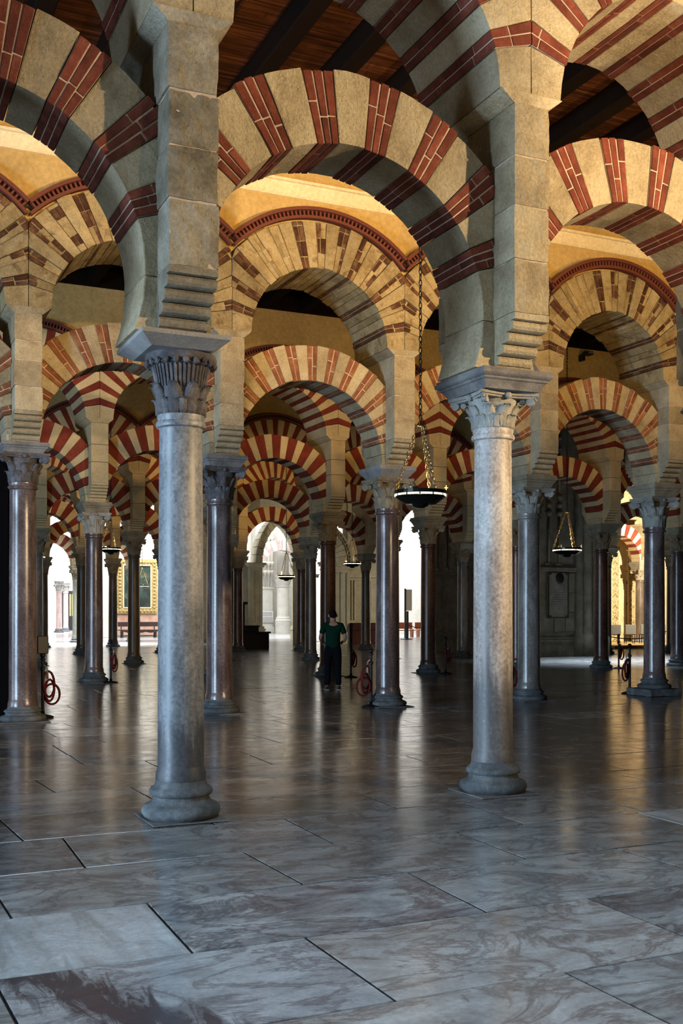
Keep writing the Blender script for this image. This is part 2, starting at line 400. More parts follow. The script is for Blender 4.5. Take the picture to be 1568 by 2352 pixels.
def slab_mat(name, dark, mid, light, vein, streaks=False, warm=0.22, band=False):
    t = NT(name); p = t.pos(jitter=40.0)
    sc = (1.0, 1.7, 1.0)
    p2 = t.n('ShaderNodeMapping', {'Vector': p, 'Scale': sc, 'Rotation': (0, 0, R(25))}).outputs[0]
    n1 = t.noise(p2, 1.6, 10, 0.68, 0.5)
    c = t.ramp(n1, [(0.34, dark), (0.49, mid), (0.63, light)])
    v = t.noise(p2, 1.5, 10, 0.66, 0.9)
    vv = t.ramp(t.math('ABSOLUTE', t.math('SUBTRACT', v, 0.5)), [(0.0, 1.0), (0.05, 0.0)])
    c = t.mix(t.math('MULTIPLY', vv, 0.7), c, vein)
    if streaks:
        wv = t.noise(t.n('ShaderNodeMapping', {'Vector': p, 'Scale': (2.2, 0.35, 1), 'Rotation': (0, 0, R(-28))}).outputs[0], 3.2, 6, 0.5, 0.5)
        c = t.mix(t.ramp(wv, [(0.45, 0.0), (0.62, 0.75)]), c, (0.24, 0.235, 0.225))
    fine = t.noise(p, 34, 6, 0.75)
    if band:   # one broad dark vein running across the slab
        xyz = t.n('ShaderNodeSeparateXYZ', {0: t.n('ShaderNodeNewGeometry').outputs['Position']}).outputs
        d = t.math('ADD', t.math('MULTIPLY', xyz['X'], 0.879), t.math('MULTIPLY', xyz['Y'], 0.478))
        wob = t.noise(t.n('ShaderNodeMapping', {'Vector': t.pos(), 'Scale': (5, 1.2, 1), 'Rotation': (0, 0, R(-30))}).outputs[0], 2.2, 8, 0.7, 0.8)
        d = t.math('ABSOLUTE', t.math('ADD', t.math('SUBTRACT', d, 3.045), t.math('MULTIPLY', t.math('SUBTRACT', wob, 0.5), 0.8)))
        c = t.mix(t.ramp(d, [(0.06, 0.95), (0.22, 0.0)]), c, (0.030, 0.027, 0.036))
    c = t.scale(c, t.maprange(fine, 0.3, 0.7, 0.80, 1.16))
    br = t.ramp(t.noise(p, 0.9, 5, 0.6, 0.5), [(0.5, 0.0), (0.75, 1.0)])
    c = t.mix(t.math('MULTIPLY', br, 0.45 * warm), c, (0.20, 0.145, 0.105))
    c = t.scale(c, t.rnd(0.80, 1.16))
    h = t.math('ADD', t.math('MULTIPLY', t.noise(t.pos((1, 3, 1)), 5.0, 6, 0.6), 1.0), t.math('MULTIPLY', fine, 0.05))
    t.bump(h, 0.05, 0.02)
    return t.out(c, t.maprange(t.noise(p, 5, 6, 0.65), 0.3, 0.7, 0.13, 0.25), spec=0.5)
M['slab'] = slab_mat('grey_marble_floor', (0.135, 0.135, 0.135), (0.225, 0.225, 0.22), (0.33, 0.325, 0.315), (0.08, 0.07, 0.072))
M['slab_white'] = slab_mat('white_streaked_marble', (0.33, 0.335, 0.34), (0.41, 0.415, 0.42), (0.47, 0.47, 0.475), (0.35, 0.345, 0.34), True, 0.1)
M['slab_dark'] = slab_mat('dark_veined_marble', (0.08, 0.075, 0.085), (0.20, 0.20, 0.205), (0.36, 0.36, 0.355), (0.035, 0.028, 0.035))
M['slab_pink'] = slab_mat('rosy_marble_floor', (0.15, 0.138, 0.130), (0.235, 0.22, 0.21), (0.33, 0.315, 0.30), (0.08, 0.06, 0.055))
M['slab_band'] = slab_mat('marble_with_dark_vein', (0.17, 0.17, 0.175), (0.27, 0.27, 0.275), (0.36, 0.36, 0.36), (0.08, 0.07, 0.08), band=True)
M['bed'] = plain('dark_floor_joint', (0.030, 0.024, 0.020), 0.9)

# ================================================================== THE SETTING
ARC_D = 1.10      # thickness of the plaster wall over the arches
CEIL = 9.5
# ---- floor: near slabs one by one, the far ones joined
floor = MB().box((-13, -7, -0.30), (58, 112, -0.020), 0.0).put('floor', M['bed'])
tag(floor, 'grey marble slab floor of the pillared hall', kind='structure')
rows = [(-2.0, -1.0), (-1.0, 0.0), (0.0, 1.0), (1.0, 2.05), (2.05, 3.05), (3.05, 4.04), (4.04, 5.03), (5.03, 6.01), (6.01, 7.0)]
y = 7.0
while y < 62:
    d = random.choice((0.86, 0.95, 1.0, 1.08)); rows.append((y, y + d)); y += d
joints = {3: [-3.2, -1.6, 0.2, 1.5, 3.0, 4.6, 6.4], 5: [-3.0, -1.4, 0.3, 1.45, 3.0, 4.7, 6.3, 8],
          6: [-3.5, -1.8, 0.62, 2.12, 3.88, 5.7, 7.4, 9], 7: [-3, -1.2, 0.42, 1.54, 3.22, 4.9, 6.6, 8.4, 10],
          8: [-3, -0.9, 0.80, 2.50, 4.15, 5.9, 7.6, 9.3, 11]}
def seen_x(y):  # what the hall shows of a row of slabs, with a margin
    return 0.125 * max(y, 0) - 2.2, 0.915 * max(y, 0) + 3.2
pool = []
for ri, (y0, y1) in enumerate(rows):
    lo, hi = seen_x(y1)
    if ri in joints: js = joints[ri]
    else:
        js = [lo - random.uniform(0, 1.2)]
        while js[-1] < hi: js.append(js[-1] + random.choice((1.2, 1.45, 1.65, 1.75, 1.9)))
    for a, b in zip(js, js[1:]): pool.append((y0, y1, a, b, ri))
near = [s for s in pool if -1.5 < s[0] < 22.0]
near.sort(key=lambda s: s[0])
near = near[:298]; nearset = set(near)
sk = [random.uniform(-0.03, 0.03) for _ in range(400)]
far = MB()
for (y0, y1, a, b, ri) in pool:
    g = 0.007
    if ri == 7 and abs(a - 0.42) < 0.01: m = 'slab_white'
    elif ri == 6 and abs(a - 0.62) < 0.01: m = 'slab_band'
    elif ri == 6 and abs(a - 3.88) < 0.01: m = 'slab_dark'
    elif ri == 8 and abs(a - 5.9) < 0.01: m = 'slab_white'
    else: m = random.choices(('slab', 'slab_pink', 'slab_dark', 'slab_white'), (0.70, 0.24, 0.06, 0.02 if y0 > 11 else 0))[0]
    tz = [random.uniform(-0.0022, 0.0022) for _ in range(4)]
    def fn(x, yy, z, a=a, b=b, y0=y0, y1=y1, tz=tz, ri=ri):
        u = (x - a) / (b - a); v = (yy - y0) / (y1 - y0)
        zz = z + (tz[0] * (1 - u) * (1 - v) + tz[1] * u * (1 - v) + tz[2] * u * v + tz[3] * (1 - u) * v)
        x2 = x + (sk[int(a * 7) % 400] * (1 - u) + sk[int(b * 7) % 400] * u) * (v - 0.5) * 2
        return (x2, yy + 0.006 * math.sin(x * 1.7 + ri * 2), zz - 0.0022)
    VF = cbox((a + g, y0 + g, -0.045), (b - g, y1 - g, 0.0), (0.003, 0.003, 0.004), fn)
    if (y0, y1, a, b, ri) in nearset:
        put('floor_slab', mesh('floor_slab', VF[0], VF[1], M[m]), floor)
    else: far.add(VF)
tag(far.put('floor_slabs', M['slab'], floor), kind='stuff')
MB().box((-13, 62, -0.045), (58, 112, -0.002), 0.0).put('white_marble_floor', M['slab_white'], floor)

# ---- outer walls (closing the hall; two of them with tall doorways to the daylight)
def wall(name, boxes, mat, label):
    b = MB()
    for lo, hi in boxes: b.box(lo, hi, 0.0)
    return tag(b.put(name, mat), label, kind='structure')
wall('wall_left', [((-12.6, -7, 0), (-12.2, 4.5, 10)), ((-12.6, 7.5, 0), (-12.2, 13.2, 10)), ((-12.6, 15.6, 0), (-12.2, 112, 10)),
                   ((-12.6, 4.5, 5.5), (-12.2, 7.5, 10)), ((-12.6, 13.2, 5.5), (-12.2, 15.6, 10))], M['plaster'], 'plain plaster side wall with two tall doorways')
wall('wall_back', [((-12.6, -4.2, 0), (58, -3.8, 10))], M['plaster'], 'plain plaster wall behind the photographer')
wall('wall_right', [((57.6, -7, 0), (58, 112, 12))], M['plaster'], 'plain plaster wall closing the hall at right')
wall('wall_far', [((-13, 104, 0), (58, 104.4, 16))], M['white_stone'], 'white wall at the bright far end of the hall')

# ---- ceilings
ceiling = MB().box((-12.6, -6.6, CEIL + 0.12), (58, 1.2, CEIL + 0.4), 0).box((-12.6, 1.2, CEIL + 0.12), (0.2, 3.6, CEIL + 0.4), 0).box((5.0, 1.2, CEIL + 0.12), (58, 3.6, CEIL + 0.4), 0).box((-12.6, 3.6, CEIL + 0.12), (58, 61.5, CEIL + 0.4), 0).put('ceiling', M['wood_beam'])  # roof gap added above the near floor light
tag(ceiling, 'dark timber ceiling of beams and boards', kind='structure')
pl = MB(); y = 8.95
while y < 16.2:
    x = -4.0 + random.uniform(-2, 0)
    while x < 26:
        L = random.uniform(2.6, 4.2); pl.box((x + 0.003, y + 0.004, CEIL - 0.02 + random.uniform(-0.006, 0.006)), (x + L - 0.003, y + 0.156, CEIL + 0.10), 0.004); x += L
    y += 0.16
tag(pl.put('ceiling_boards', M['boards'], ceiling), kind='stuff')
bm_ = MB().box((-0.13, 0, CEIL - 0.36), (0.13, 7.30, CEIL - 0.02), 0.02).mesh('ceiling_beam', M['wood_beam'])
bm2 = MB().box((-0.17, 0, 0), (0.17, 7.30, 0.05), 0.01).mesh('beam_edge', M['boards'])
for nave, (y0, xs) in enumerate(((8.93, [0.2 + 1.02 * i for i in range(19)]), (17.4, [3 + 1.05 * i for i in range(16)]), (26.0, [4 + 1.6 * i for i in range(14)]),
                                 (34.6, [6 + 1.6 * i for i in range(10)]), (43.2, [7 + 1.6 * i for i in range(8)]))):
    for x in xs:
        b = put('ceiling_beam', bm_, ceiling, (x, y0 + 0.02, 0))

# ================================================================== ARCADES
def polar(cz, clip, zmin, rin_min=0.0):
    """angle (degrees from the crown), depth, radius -> local x, y, z"""
    def fn(th, yy, r):
        s, c = math.sin(R(th)), math.cos(R(th))
        x = r * s; z = cz + r * c
        if abs(x) > clip:
            x = math.copysign(clip, x)
            z = cz + abs(clip / s) * c if abs(s) > 1e-6 else z
        return (x, yy, max(z, zmin))
    return fn

def rb(rng, a): return rng.uniform(-a, a)
def arch_kit(kind, level, seed, zmin, worn=False):
    """list of (name, mesh, [sub parts]) for one arch; level 2 = nearest, with single bricks"""
    rng = random.Random(seed); kit = []
    if kind == 'lower':
        cz, ri, ro, t, clip = 4.25, 1.265, 1.86, 0.66, (1.42 if level == 2 else 1.335)
        nb, per, hb = {2: (8, 19.3, 4.2), 1: (13, 12.2, 2.7), 0: (11, 14.2, 3.7), -1: (9, 17.4, 4.2)}[level]
        level = max(level, 0)
        bricks = [(i - (nb - 1) / 2) * per for i in range(nb)]; last = bricks[-1] + hb + 0.4; end = 90 + math.degrees(math.asin(max(0.02, (cz - zmin) / ri)))
        n_in = 3 if level == 2 else 2
    else:
        cz, ri, ro, t, clip = 6.12, 1.18, 1.96, 1.28, 1.495
        level = max(level, 0)
        nb, per, hb = (9, 17.6, 3.5) if level == 2 else (13, 12.5, 2.6)
        bricks = [(i - (nb - 1) / 2) * per for i in range(nb)]; last = bricks[-1] + hb + 0.4; end = 90
        n_in = 2
    fn = polar(cz, clip, zmin)
    sname, bname = ('stone_rough', 'brick_worn') if worn else ((('stone', 'brick') if level == 2 else ('stone', 'brick_faded')) if level else ('cream', 'red'))
    st, br = M[sname], M[bname]
    h = t / 2
    def clipr(th):  # radius where the ring meets the pier
        s = abs(math.sin(R(th))); return min(ro, clip / s) if s > 0.3 else ro
    # stones between the bricks
    edges = [-last] + sum([[b - hb, b + hb] for b in bricks], []) + [last]
    spans = [(edges[i], edges[i + 1]) for i in range(0, len(edges), 2)]
    for (a, b) in spans:
        if b - a < 0.8: continue
        j = rb(rng, 0.012) if level else rb(rng, 0.003)
        e = rb(rng, 0.012) if level else 0
        lo = (a + 0.15, -h + e, ri + j); hi = (b - 0.15, h + e, min(ro, clipr(a) + 0.15, clipr(b) + 0.15) + rb(rng, 0.02))
        if level == 2: VF = rblock(lo, hi, (0.5, 0.014, 0.014), (3, 3, 4), 0.012, rng.randint(0, 9999), fn, 4.5)
        elif worn: VF = rblock(lo, hi, (0.5, 0.02, 0.02), (2, 3, 3), 0.028, rng.randint(0, 9999), fn, 4.0)
        else: VF = cbox(lo, hi, (0.35, 0.01, 0.01), fn)
        kit.append(('stone_voussoir', mesh('stone_voussoir', VF[0], VF[1], st), []))
    for b in bricks:
        top = min(ro, max(clipr(b - hb), clipr(b + hb)) + 0.05) + rb(rng, 0.012)
        if worn:
            if rng.random() < 0.18: lo_, mm = ri, st
            else: lo_, mm = ri + rng.choice((0, 0, 0.1, 0.25)), br
            VF = cbox((b - hb, -h + 0.012, ri + 0.006), (b + hb, h - 0.012, top - 0.01), (0.2, 0.01, 0.01), fn)
            subs = []; za_ = lo_
            while za_ < top - 0.08:
                zb_ = min(top, za_ + rng.uniform(0.16, 0.30)); mid = b + rb(rng, 0.6)
                for (q0, q1) in ((b - hb + 0.1, mid - 0.15), (mid + 0.15, b + hb - 0.1)):
                    if rng.random() < 0.85:
                        v = cbox((q0, -h + rb(rng, 0.015), za_), (q1, h - rb(rng, 0.015), zb_ - 0.012), (0.2, 0.01, 0.01), fn)
                        subs.append(('brick', mesh('brick', v[0], v[1], mm), []))
                za_ = zb_
            kit.append(('brick_voussoir', mesh('brick_voussoir', VF[0], VF[1], st), subs)); continue
        if not level:
            VF = cbox((b - hb, -h - 0.002, ri), (b + hb, h + 0.002, top), (0.25, 0.006, 0.006), fn)
            kit.append(('brick_voussoir', mesh('brick_voussoir', VF[0], VF[1], br), [])); continue
        VF = cbox((b - hb, -h + 0.003, ri + 0.003), (b + hb, h - 0.003, top - 0.004), (0.2, 0.004, 0.004), fn)
        subs = []
        nl = n_in; lw = 2 * hb / nl
        for i in range(nl):
            a0 = b - hb + i * lw; cut = rng.choice((0.36, 0.5, 0.62)) + rb(rng, 0.05)
            rs = [ri - 0.002, ri + (top - ri) * cut, top]
            ys = [-h - 0.003, h + 0.003] if level == 1 else ([-h - 0.004, rb(rng, 0.12), h + 0.004] if kind == 'lower' else [-h - 0.004, -0.3 + rb(rng, 0.1), 0.25 + rb(rng, 0.1), h + 0.004])
            for q in range(2):
                for k in range(len(ys) - 1):
                    ga = 0.22 if i else 0.05; gb = 0.22 if i < nl - 1 else 0.05
                    v = cbox((a0 + ga, ys[k] + (0.004 if k else rb(rng, 0.004)), rs[q] + (0.006 if q else rb(rng, 0.002) - 0.003)),
                             (a0 + lw - gb, ys[k + 1] - (0.004 if k < len(ys) - 2 else rb(rng, 0.004)), rs[q + 1] - (0.006 if q == 0 else rb(rng, 0.006))), (0.2, 0.005, 0.005), fn)
                    subs.append(('brick', mesh('brick', v[0], v[1], br), []))
        kit.append(('brick_voussoir', mesh('brick_voussoir', VF[0], VF[1], M['mortar']), subs))
    # springers
    for s in (-1, 1):
        cuts = [last, (last + end) / 2, end] if kind == 'lower' else [last, end]
        for a, b in zip(cuts, cuts[1:]):
            lo = (s * a if s > 0 else -b, -h, ri); hi = (s * b if s > 0 else -a, h, ro)
            top_r = clip + 0.08
            if level == 2: VF = rblock((lo[0], -h, ri), (hi[0], h, clip + 0.08), (0.6, 0.014, 0.012), (4, 3, 2), 0.012, rng.randint(0, 9999), fn, 4.5)
            else: VF = rblock((lo[0], -h, ri), (hi[0], h, clip + 0.08), (0.4, 0.01, 0.01), (3, 1, 1), 0.0, 1, fn)
            kit.append(('springer', mesh('springer', VF[0], VF[1], st), []))
    if kind == 'upper' and level != 2:
        for fs in ((-1,)):
            # red moulding, with red dentils before a black band, round the front of the upper arch
            n = 30; A = 47.5
            for (r0, r1, d0, d1) in ((1.975, 2.02, 0.60, 0.70), (2.095, 2.15, 0.60, 0.74)):
                mb = MB()
                def band(th, yy, r): s, c = math.sin(R(th)), math.cos(R(th)); return (r * s, yy, 6.12 + r * c)
                V = []; F = []
                for i in range(n + 1):
                    th = -A + 2 * A * i / n
                    if r1 > 2.1: th *= 0.94
                    for (yy, r) in ((-d0, r0), (-d1, r0), (-d1, r1), (-d0, r1)): V.append(band(th, yy, r))
                for i in range(n):
                    for k in range(4): F.append([i * 4 + k, i * 4 + (k + 1) % 4, i * 4 + 4 + (k + 1) % 4, i * 4 + 4 + k])
                F.append([0, 1, 2, 3]); F.append([n * 4 + 3, n * 4 + 2, n * 4 + 1, n * 4])
                kit.append(('moulding', mesh('moulding', V, F, M['moulding']), []))
            V = []; F = []
            for i in range(n + 1):
                th = (-A + 2 * A * i / n) * 0.96
                V += [band(th, -0.575, 2.01), band(th, -0.60, 2.01), band(th, -0.60, 2.11), band(th, -0.575, 2.11)]
            for i in range(n):
                for k in range(4): F.append([i * 4 + k, i * 4 + (k + 1) % 4, i * 4 + 4 + (k + 1) % 4, i * 4 + 4 + k])
            back = mesh('dentil_band', V, F, M['dentil_dark'])
            mb = MB()
            for i in range(46):
                th = (-A + 2 * A * (i + 0.5) / 46) * 0.95; dw = 0.40
                mb.add(cbox((th - dw, -0.69, 2.018), (th + dw, -0.60, 2.098), 0.0, band))
            dm = mb.mesh('dentils', M['moulding'])
            kit.append(('dentil_band', back, [('dentils', dm, [], 'stuff')]))
    return kit

def stamp(root, kit):
    for it in kit:
        o = put(it[0], it[1], root)
        for s in it[2]:
            so = put(s[0], s[1], o)
            if len(s) > 3: so['kind'] = s[3]

ORD = ['first', 'second', 'third', 'fourth', 'fifth', 'sixth', 'seventh', 'eighth', 'ninth', 'tenth']
ROWN = ['nearest', 'second', 'third', 'fourth', 'fifth', 'sixth', 'seventh']

# ---- columns -------------------------------------------------------
def shaft_mesh(r, z0, z1, mat, n=28):
    H = z1 - z0; p = [(r * 1.13, z0), (r * 1.13, z0 + 0.05), (r * 1.05, z0 + 0.10)]
    for i in range(9):
        u = i / 8; p.append((r * (1.035 - 0.075 * u + 0.012 * math.sin(PI * u)), z0 + 0.12 + (H - 0.24) * u))
    p += [(r * 0.985, z1 - 0.105), (r * 1.10, z1 - 0.095), (r * 1.13, z1 - 0.075), (r * 1.10, z1 - 0.055), (r * 1.02, z1 - 0.05), (r * 1.06, z1 - 0.02), (r * 1.06, z1)]
    b = MB().lathe(p, n); return smooth_by_angle(b.mesh('shaft', mat), 35)
def base_mesh(r, z0, h, mat, n=28):
    def arc(cr, cz, rr, a0, a1, k=5): return [(cr + rr * math.cos(R(a0 + (a1 - a0) * i / k)), cz + rr * math.sin(R(a0 + (a1 - a0) * i / k))) for i in range(k + 1)]
    p = [(r * 1.50, z0)] + arc(r * 1.46, z0 + h * 0.20, h * 0.19, -80, 80) + [(r * 1.36, z0 + h * 0.43), (r * 1.27, z0 + h * 0.52), (r * 1.25, z0 + h * 0.58)] \
        + arc(r * 1.24, z0 + h * 0.70, h * 0.115, -80, 80) + [(r * 1.18, z0 + h * 0.86), (r * 1.15, z0 + h * 0.93), (r * 1.12, z0 + h)]
    return smooth_by_angle(MB().lathe(p, n).mesh('base', mat), 50)
def leaf_mesh(w, h, bell, mat, curl=0.05, name='acanthus_leaf'):
    """one carved leaf hugging the bell on the +x side; bell(z) gives the radius"""
    nu, nv = 6, 8; V = []; F = []
    for side in (0, 1):
        for j in range(nv + 1):
            v = j / nv
            for i in range(nu + 1):
                u = -1 + 2 * i / nu
                wid = w * (0.72 + 0.28 * math.sin(PI * min(v * 1.15, 1)) - 0.35 * max(0, v - 0.72) / 0.28) * (1 - 0.10 * (j % 2))
                z = h * v if v < 0.82 else h * (0.82 + 0.18 * math.sin((v - 0.82) / 0.18 * PI * 0.62))
                out = 0.012 + curl * max(0, (v - 0.45) / 0.55) ** 2
                rib = 0.010 * (1 - abs(u)) + 0.007 * math.cos(u * 3 * PI) - 0.012 * abs(u) ** 2
                if v > 0.9: z -= 0.02 * (v - 0.9) / 0.1
                rr = bell(z) + out + rib - (0.018 if side else 0)
                ang = u * wid / max(bell(z), 0.05) / 2
                V.append((rr * math.cos(ang), rr * math.sin(ang), z))
    n1 = (nu + 1) * (nv + 1)
    for j in range(nv):
        for i in range(nu):
            a = j * (nu + 1) + i; q = [a, a + 1, a + nu + 2, a + nu + 1]
            F.append(q); F.append([k + n1 for k in q][::-1])
    rim = [i for i in range(nu + 1)] + [j * (nu + 1) + nu for j in range(1, nv + 1)] + [nv * (nu + 1) + i for i in range(nu - 1, -1, -1)] + [j * (nu + 1) for j in range(nv - 1, 0, -1)]
    for k in range(len(rim)):
        a, b = rim[k], rim[(k + 1) % len(rim)]; F.append([b, a, a + n1, b + n1])
    return V, F
def volute(r=0.05, t=0.05):
    b = MB(); pts = []
    for i in range(20):
        a = i * 0.62; rr = r * (1 - i / 22); pts.append((rr * math.cos(a), 0, rr * math.sin(a)))
    b.tube(pts, [0.016 * (1 - i / 40) for i in range(20)], 5)
    b.lathe([(r * 0.85, -t * 0.35), (r * 0.85, t * 0.35)], 10, Matrix.Rotation(R(90), 4, 'X'))
    return b
CAPS = {}
def capital(kind, z0, z1, r, mat, parent, detail):
    h = z1 - z0
    key = (kind, round(h, 2), round(r, 3), mat.name, detail)
    if key not in CAPS:
        top = r * (1.42 if kind == 'fluted' else 1.45)
        bell = lambda z: r * 0.98 + (top - r) * max(0, min(1, z / h)) ** 1.9
        b = MB()
        prof = [(bell(h * k / 8), h * k / 8) for k in range(8)] + [(top, h * 0.9)]
        b.lathe(prof, 24)
        parts = []
        if kind == 'fluted':
            for k in range(40):
                a = 2 * PI * k / 40
                b.tube([(bell(h * f) * math.cos(a), bell(h * f) * math.sin(a), h * f) for f in (0.45, 0.6, 0.72, 0.84)], 0.0115, 5)
            ring = MB().lathe([(top * 0.98, h * 0.80), (top * 1.05, h * 0.82), (top * 1.02, h * 0.86), (top * 1.10, h * 0.89), (top * 1.14, h * 0.93), (top * 1.10, h), (0.02, h)], 28)
            for k in range(22):
                a = 2 * PI * k / 22; ring.sphere((top * 1.06 * math.cos(a), top * 1.06 * math.sin(a), h * 0.85), 0.026, 6, 4, 1.2)
            parts.append(('egg_ring', smooth_by_angle(ring.mesh('egg_ring', mat), 50), [None]))
            lf = mesh('acanthus_leaf', *leaf_mesh(0.135, h * 0.54, bell, mat, 0.055), mat, True)
            parts.append(('acanthus_leaf', lf, [2 * PI * k / 8 + 0.2 for k in range(8)]))
            lf2 = mesh('acanthus_leaf', *leaf_mesh(0.09, h * 0.28, bell, mat, 0.03), mat, True)
            parts.append(('acanthus_leaf', lf2, [2 * PI * (k + 0.5) / 8 + 0.2 for k in range(8)]))
        else:
            n1 = 8
            lf = mesh('acanthus_leaf', *leaf_mesh(0.15, h * 0.42, bell, mat, 0.05), mat, True)
            lf2 = mesh('acanthus_leaf', *leaf_mesh(0.14, h * 0.72, bell, mat, 0.05), mat, True)
            parts.append(('acanthus_leaf', lf, [2 * PI * k / n1 + PI / 8 for k in range(n1)]))
            parts.append(('acanthus_leaf', lf2, [2 * PI * (k + 0.5) / n1 + PI / 8 for k in range(n1)]))
            # concave top slab
            pts = []
            W = top * 1.22
            for s in range(4):
                for k in range(6):
                    u = -1 + 2 * k / 6; p = Vector((u * W * 0.95, W * (0.80 + 0.17 * u * u), 0)); p.rotate(Matrix.Rotation(-s * PI / 2, 3, 'Z')); pts.append((p.x, p.y))
            sl = MB()
            sl.extrude([(x * 0.93, y_ * 0.93) for x, y_ in pts], 2, h * 0.84, h * 0.90).extrude(pts, 2, h * 0.90, h)
            for k in range(4):
                p = Matrix.Rotation(k * PI / 2, 3, 'Z') @ Vector((0, -W * 0.80, h * 0.90)); sl.sphere(tuple(p), 0.035, 7, 5)
            parts.append(('top_slab', smooth_by_angle(sl.mesh('top_slab', mat), 40), [None]))
            vo = volute(0.062 * h / 0.45, 0.07)
            Mx = Matrix.Translation((W * 1.12, 0, h * 0.76)); vm = MB().add((vo.V, vo.F), Mx).add((vo.V, vo.F), Mx @ Matrix.Translation((-0.075, 0, -0.0)) @ Matrix.Scale(0.7, 4))
            vmesh = smooth_by_angle(vm.mesh('volute', mat), 40)
            parts.append(('volute', vmesh, [PI / 4 + k * PI / 2 for k in range(4)]))
        core = smooth_by_angle(b.mesh('capital', mat), 45)
        if not detail:   # too small to show its leaves apart: everything in one carved mesh
            mb = MB()
            for me in [(core, [None])] + [(p[1], p[2]) for p in parts]:
                VV = [v.co.copy() for v in me[0].vertices]; FF = [list(f.vertices) for f in me[0].polygons]
                for a in me[1]: mb.add((VV, FF), Matrix.Rotation(a, 4, 'Z') if a is not None else None)
            core = smooth_by_angle(mb.mesh('capital', mat), 45); parts = []
        CAPS[key] = (core, parts)
    core, parts = CAPS[key]
    c = put('capital', core, parent, (0, 0, z0))
    for nm, me, rots in parts:
        for a in rots: put(nm, me, c, (0, 0, 0), (0, 0, a or 0))
    return c
def abacus(kind, z0, z1, wx, wy, mat, parent):
    h = z1 - z0
    if kind == 'plain': pr = [(0.70, 0), (0.98, 0.62), (1.0, 0.66), (1.0, 1.0)]
    else: pr = [(0.76, 0), (0.78, 0.10), (0.86, 0.40), (0.91, 0.46), (0.91, 0.55), (0.97, 0.62), (1.0, 0.70), (1.0, 0.84), (0.965, 0.86), (0.965, 1.0)]
    V = []; F = []
    for (s, t) in pr:
        for (a, b) in ((-1, -1), (1, -1), (1, 1), (-1, 1)): V.append((a * wx / 2 * s, b * wy / 2 * s, z0 + h * t))
    for j in range(len(pr) - 1):
        for k in range(4): F.append([j * 4 + k, j * 4 + (k + 1) % 4, j * 4 + 4 + (k + 1) % 4, j * 4 + 4 + k])
    F.append([3, 2, 1, 0]); n = len(pr) - 1; F.append([n * 4 + k for k in range(4)])
    return put('abacus', mesh('abacus', V, F, mat), parent)

def column(x, y, r, zs, zc, za, kind, mat, capmat, abk, abmat, label, detail=True, hbase=0.26, plinth='low', adx=0.0, aw=(0.70, 0.84)):
    root = tag(empty('column', (x, y, 0)), label, 'column', 'marble columns of the hall')
    pz = 0.012
    pb = MB()
    if plinth == 'low': pb.box((-r * 1.72, -r * 1.72, 0.001), (r * 1.72, r * 1.72, pz), 0.003)
    else:
        pz = 0.14; pb.add(rblock((-0.40, -0.36, 0.001), (0.40, 0.36, pz), 0.02, (6, 6, 2), 0.02, 5, None, 5))
    pb.put('plinth', M['base'] if plinth != 'low' else M['ab_dark'], root)
    put('base', base_mesh(r, pz, hbase, M['base']), root)
    put('shaft', shaft_mesh(r, pz + hbase, zs, M[mat]), root)
    capital(kind, zs, zc, r, M[capmat], root, detail)
    ab = abacus(abk, zc, za, aw[0], aw[1], M[abmat], root); ab.location.x = adx
    return root

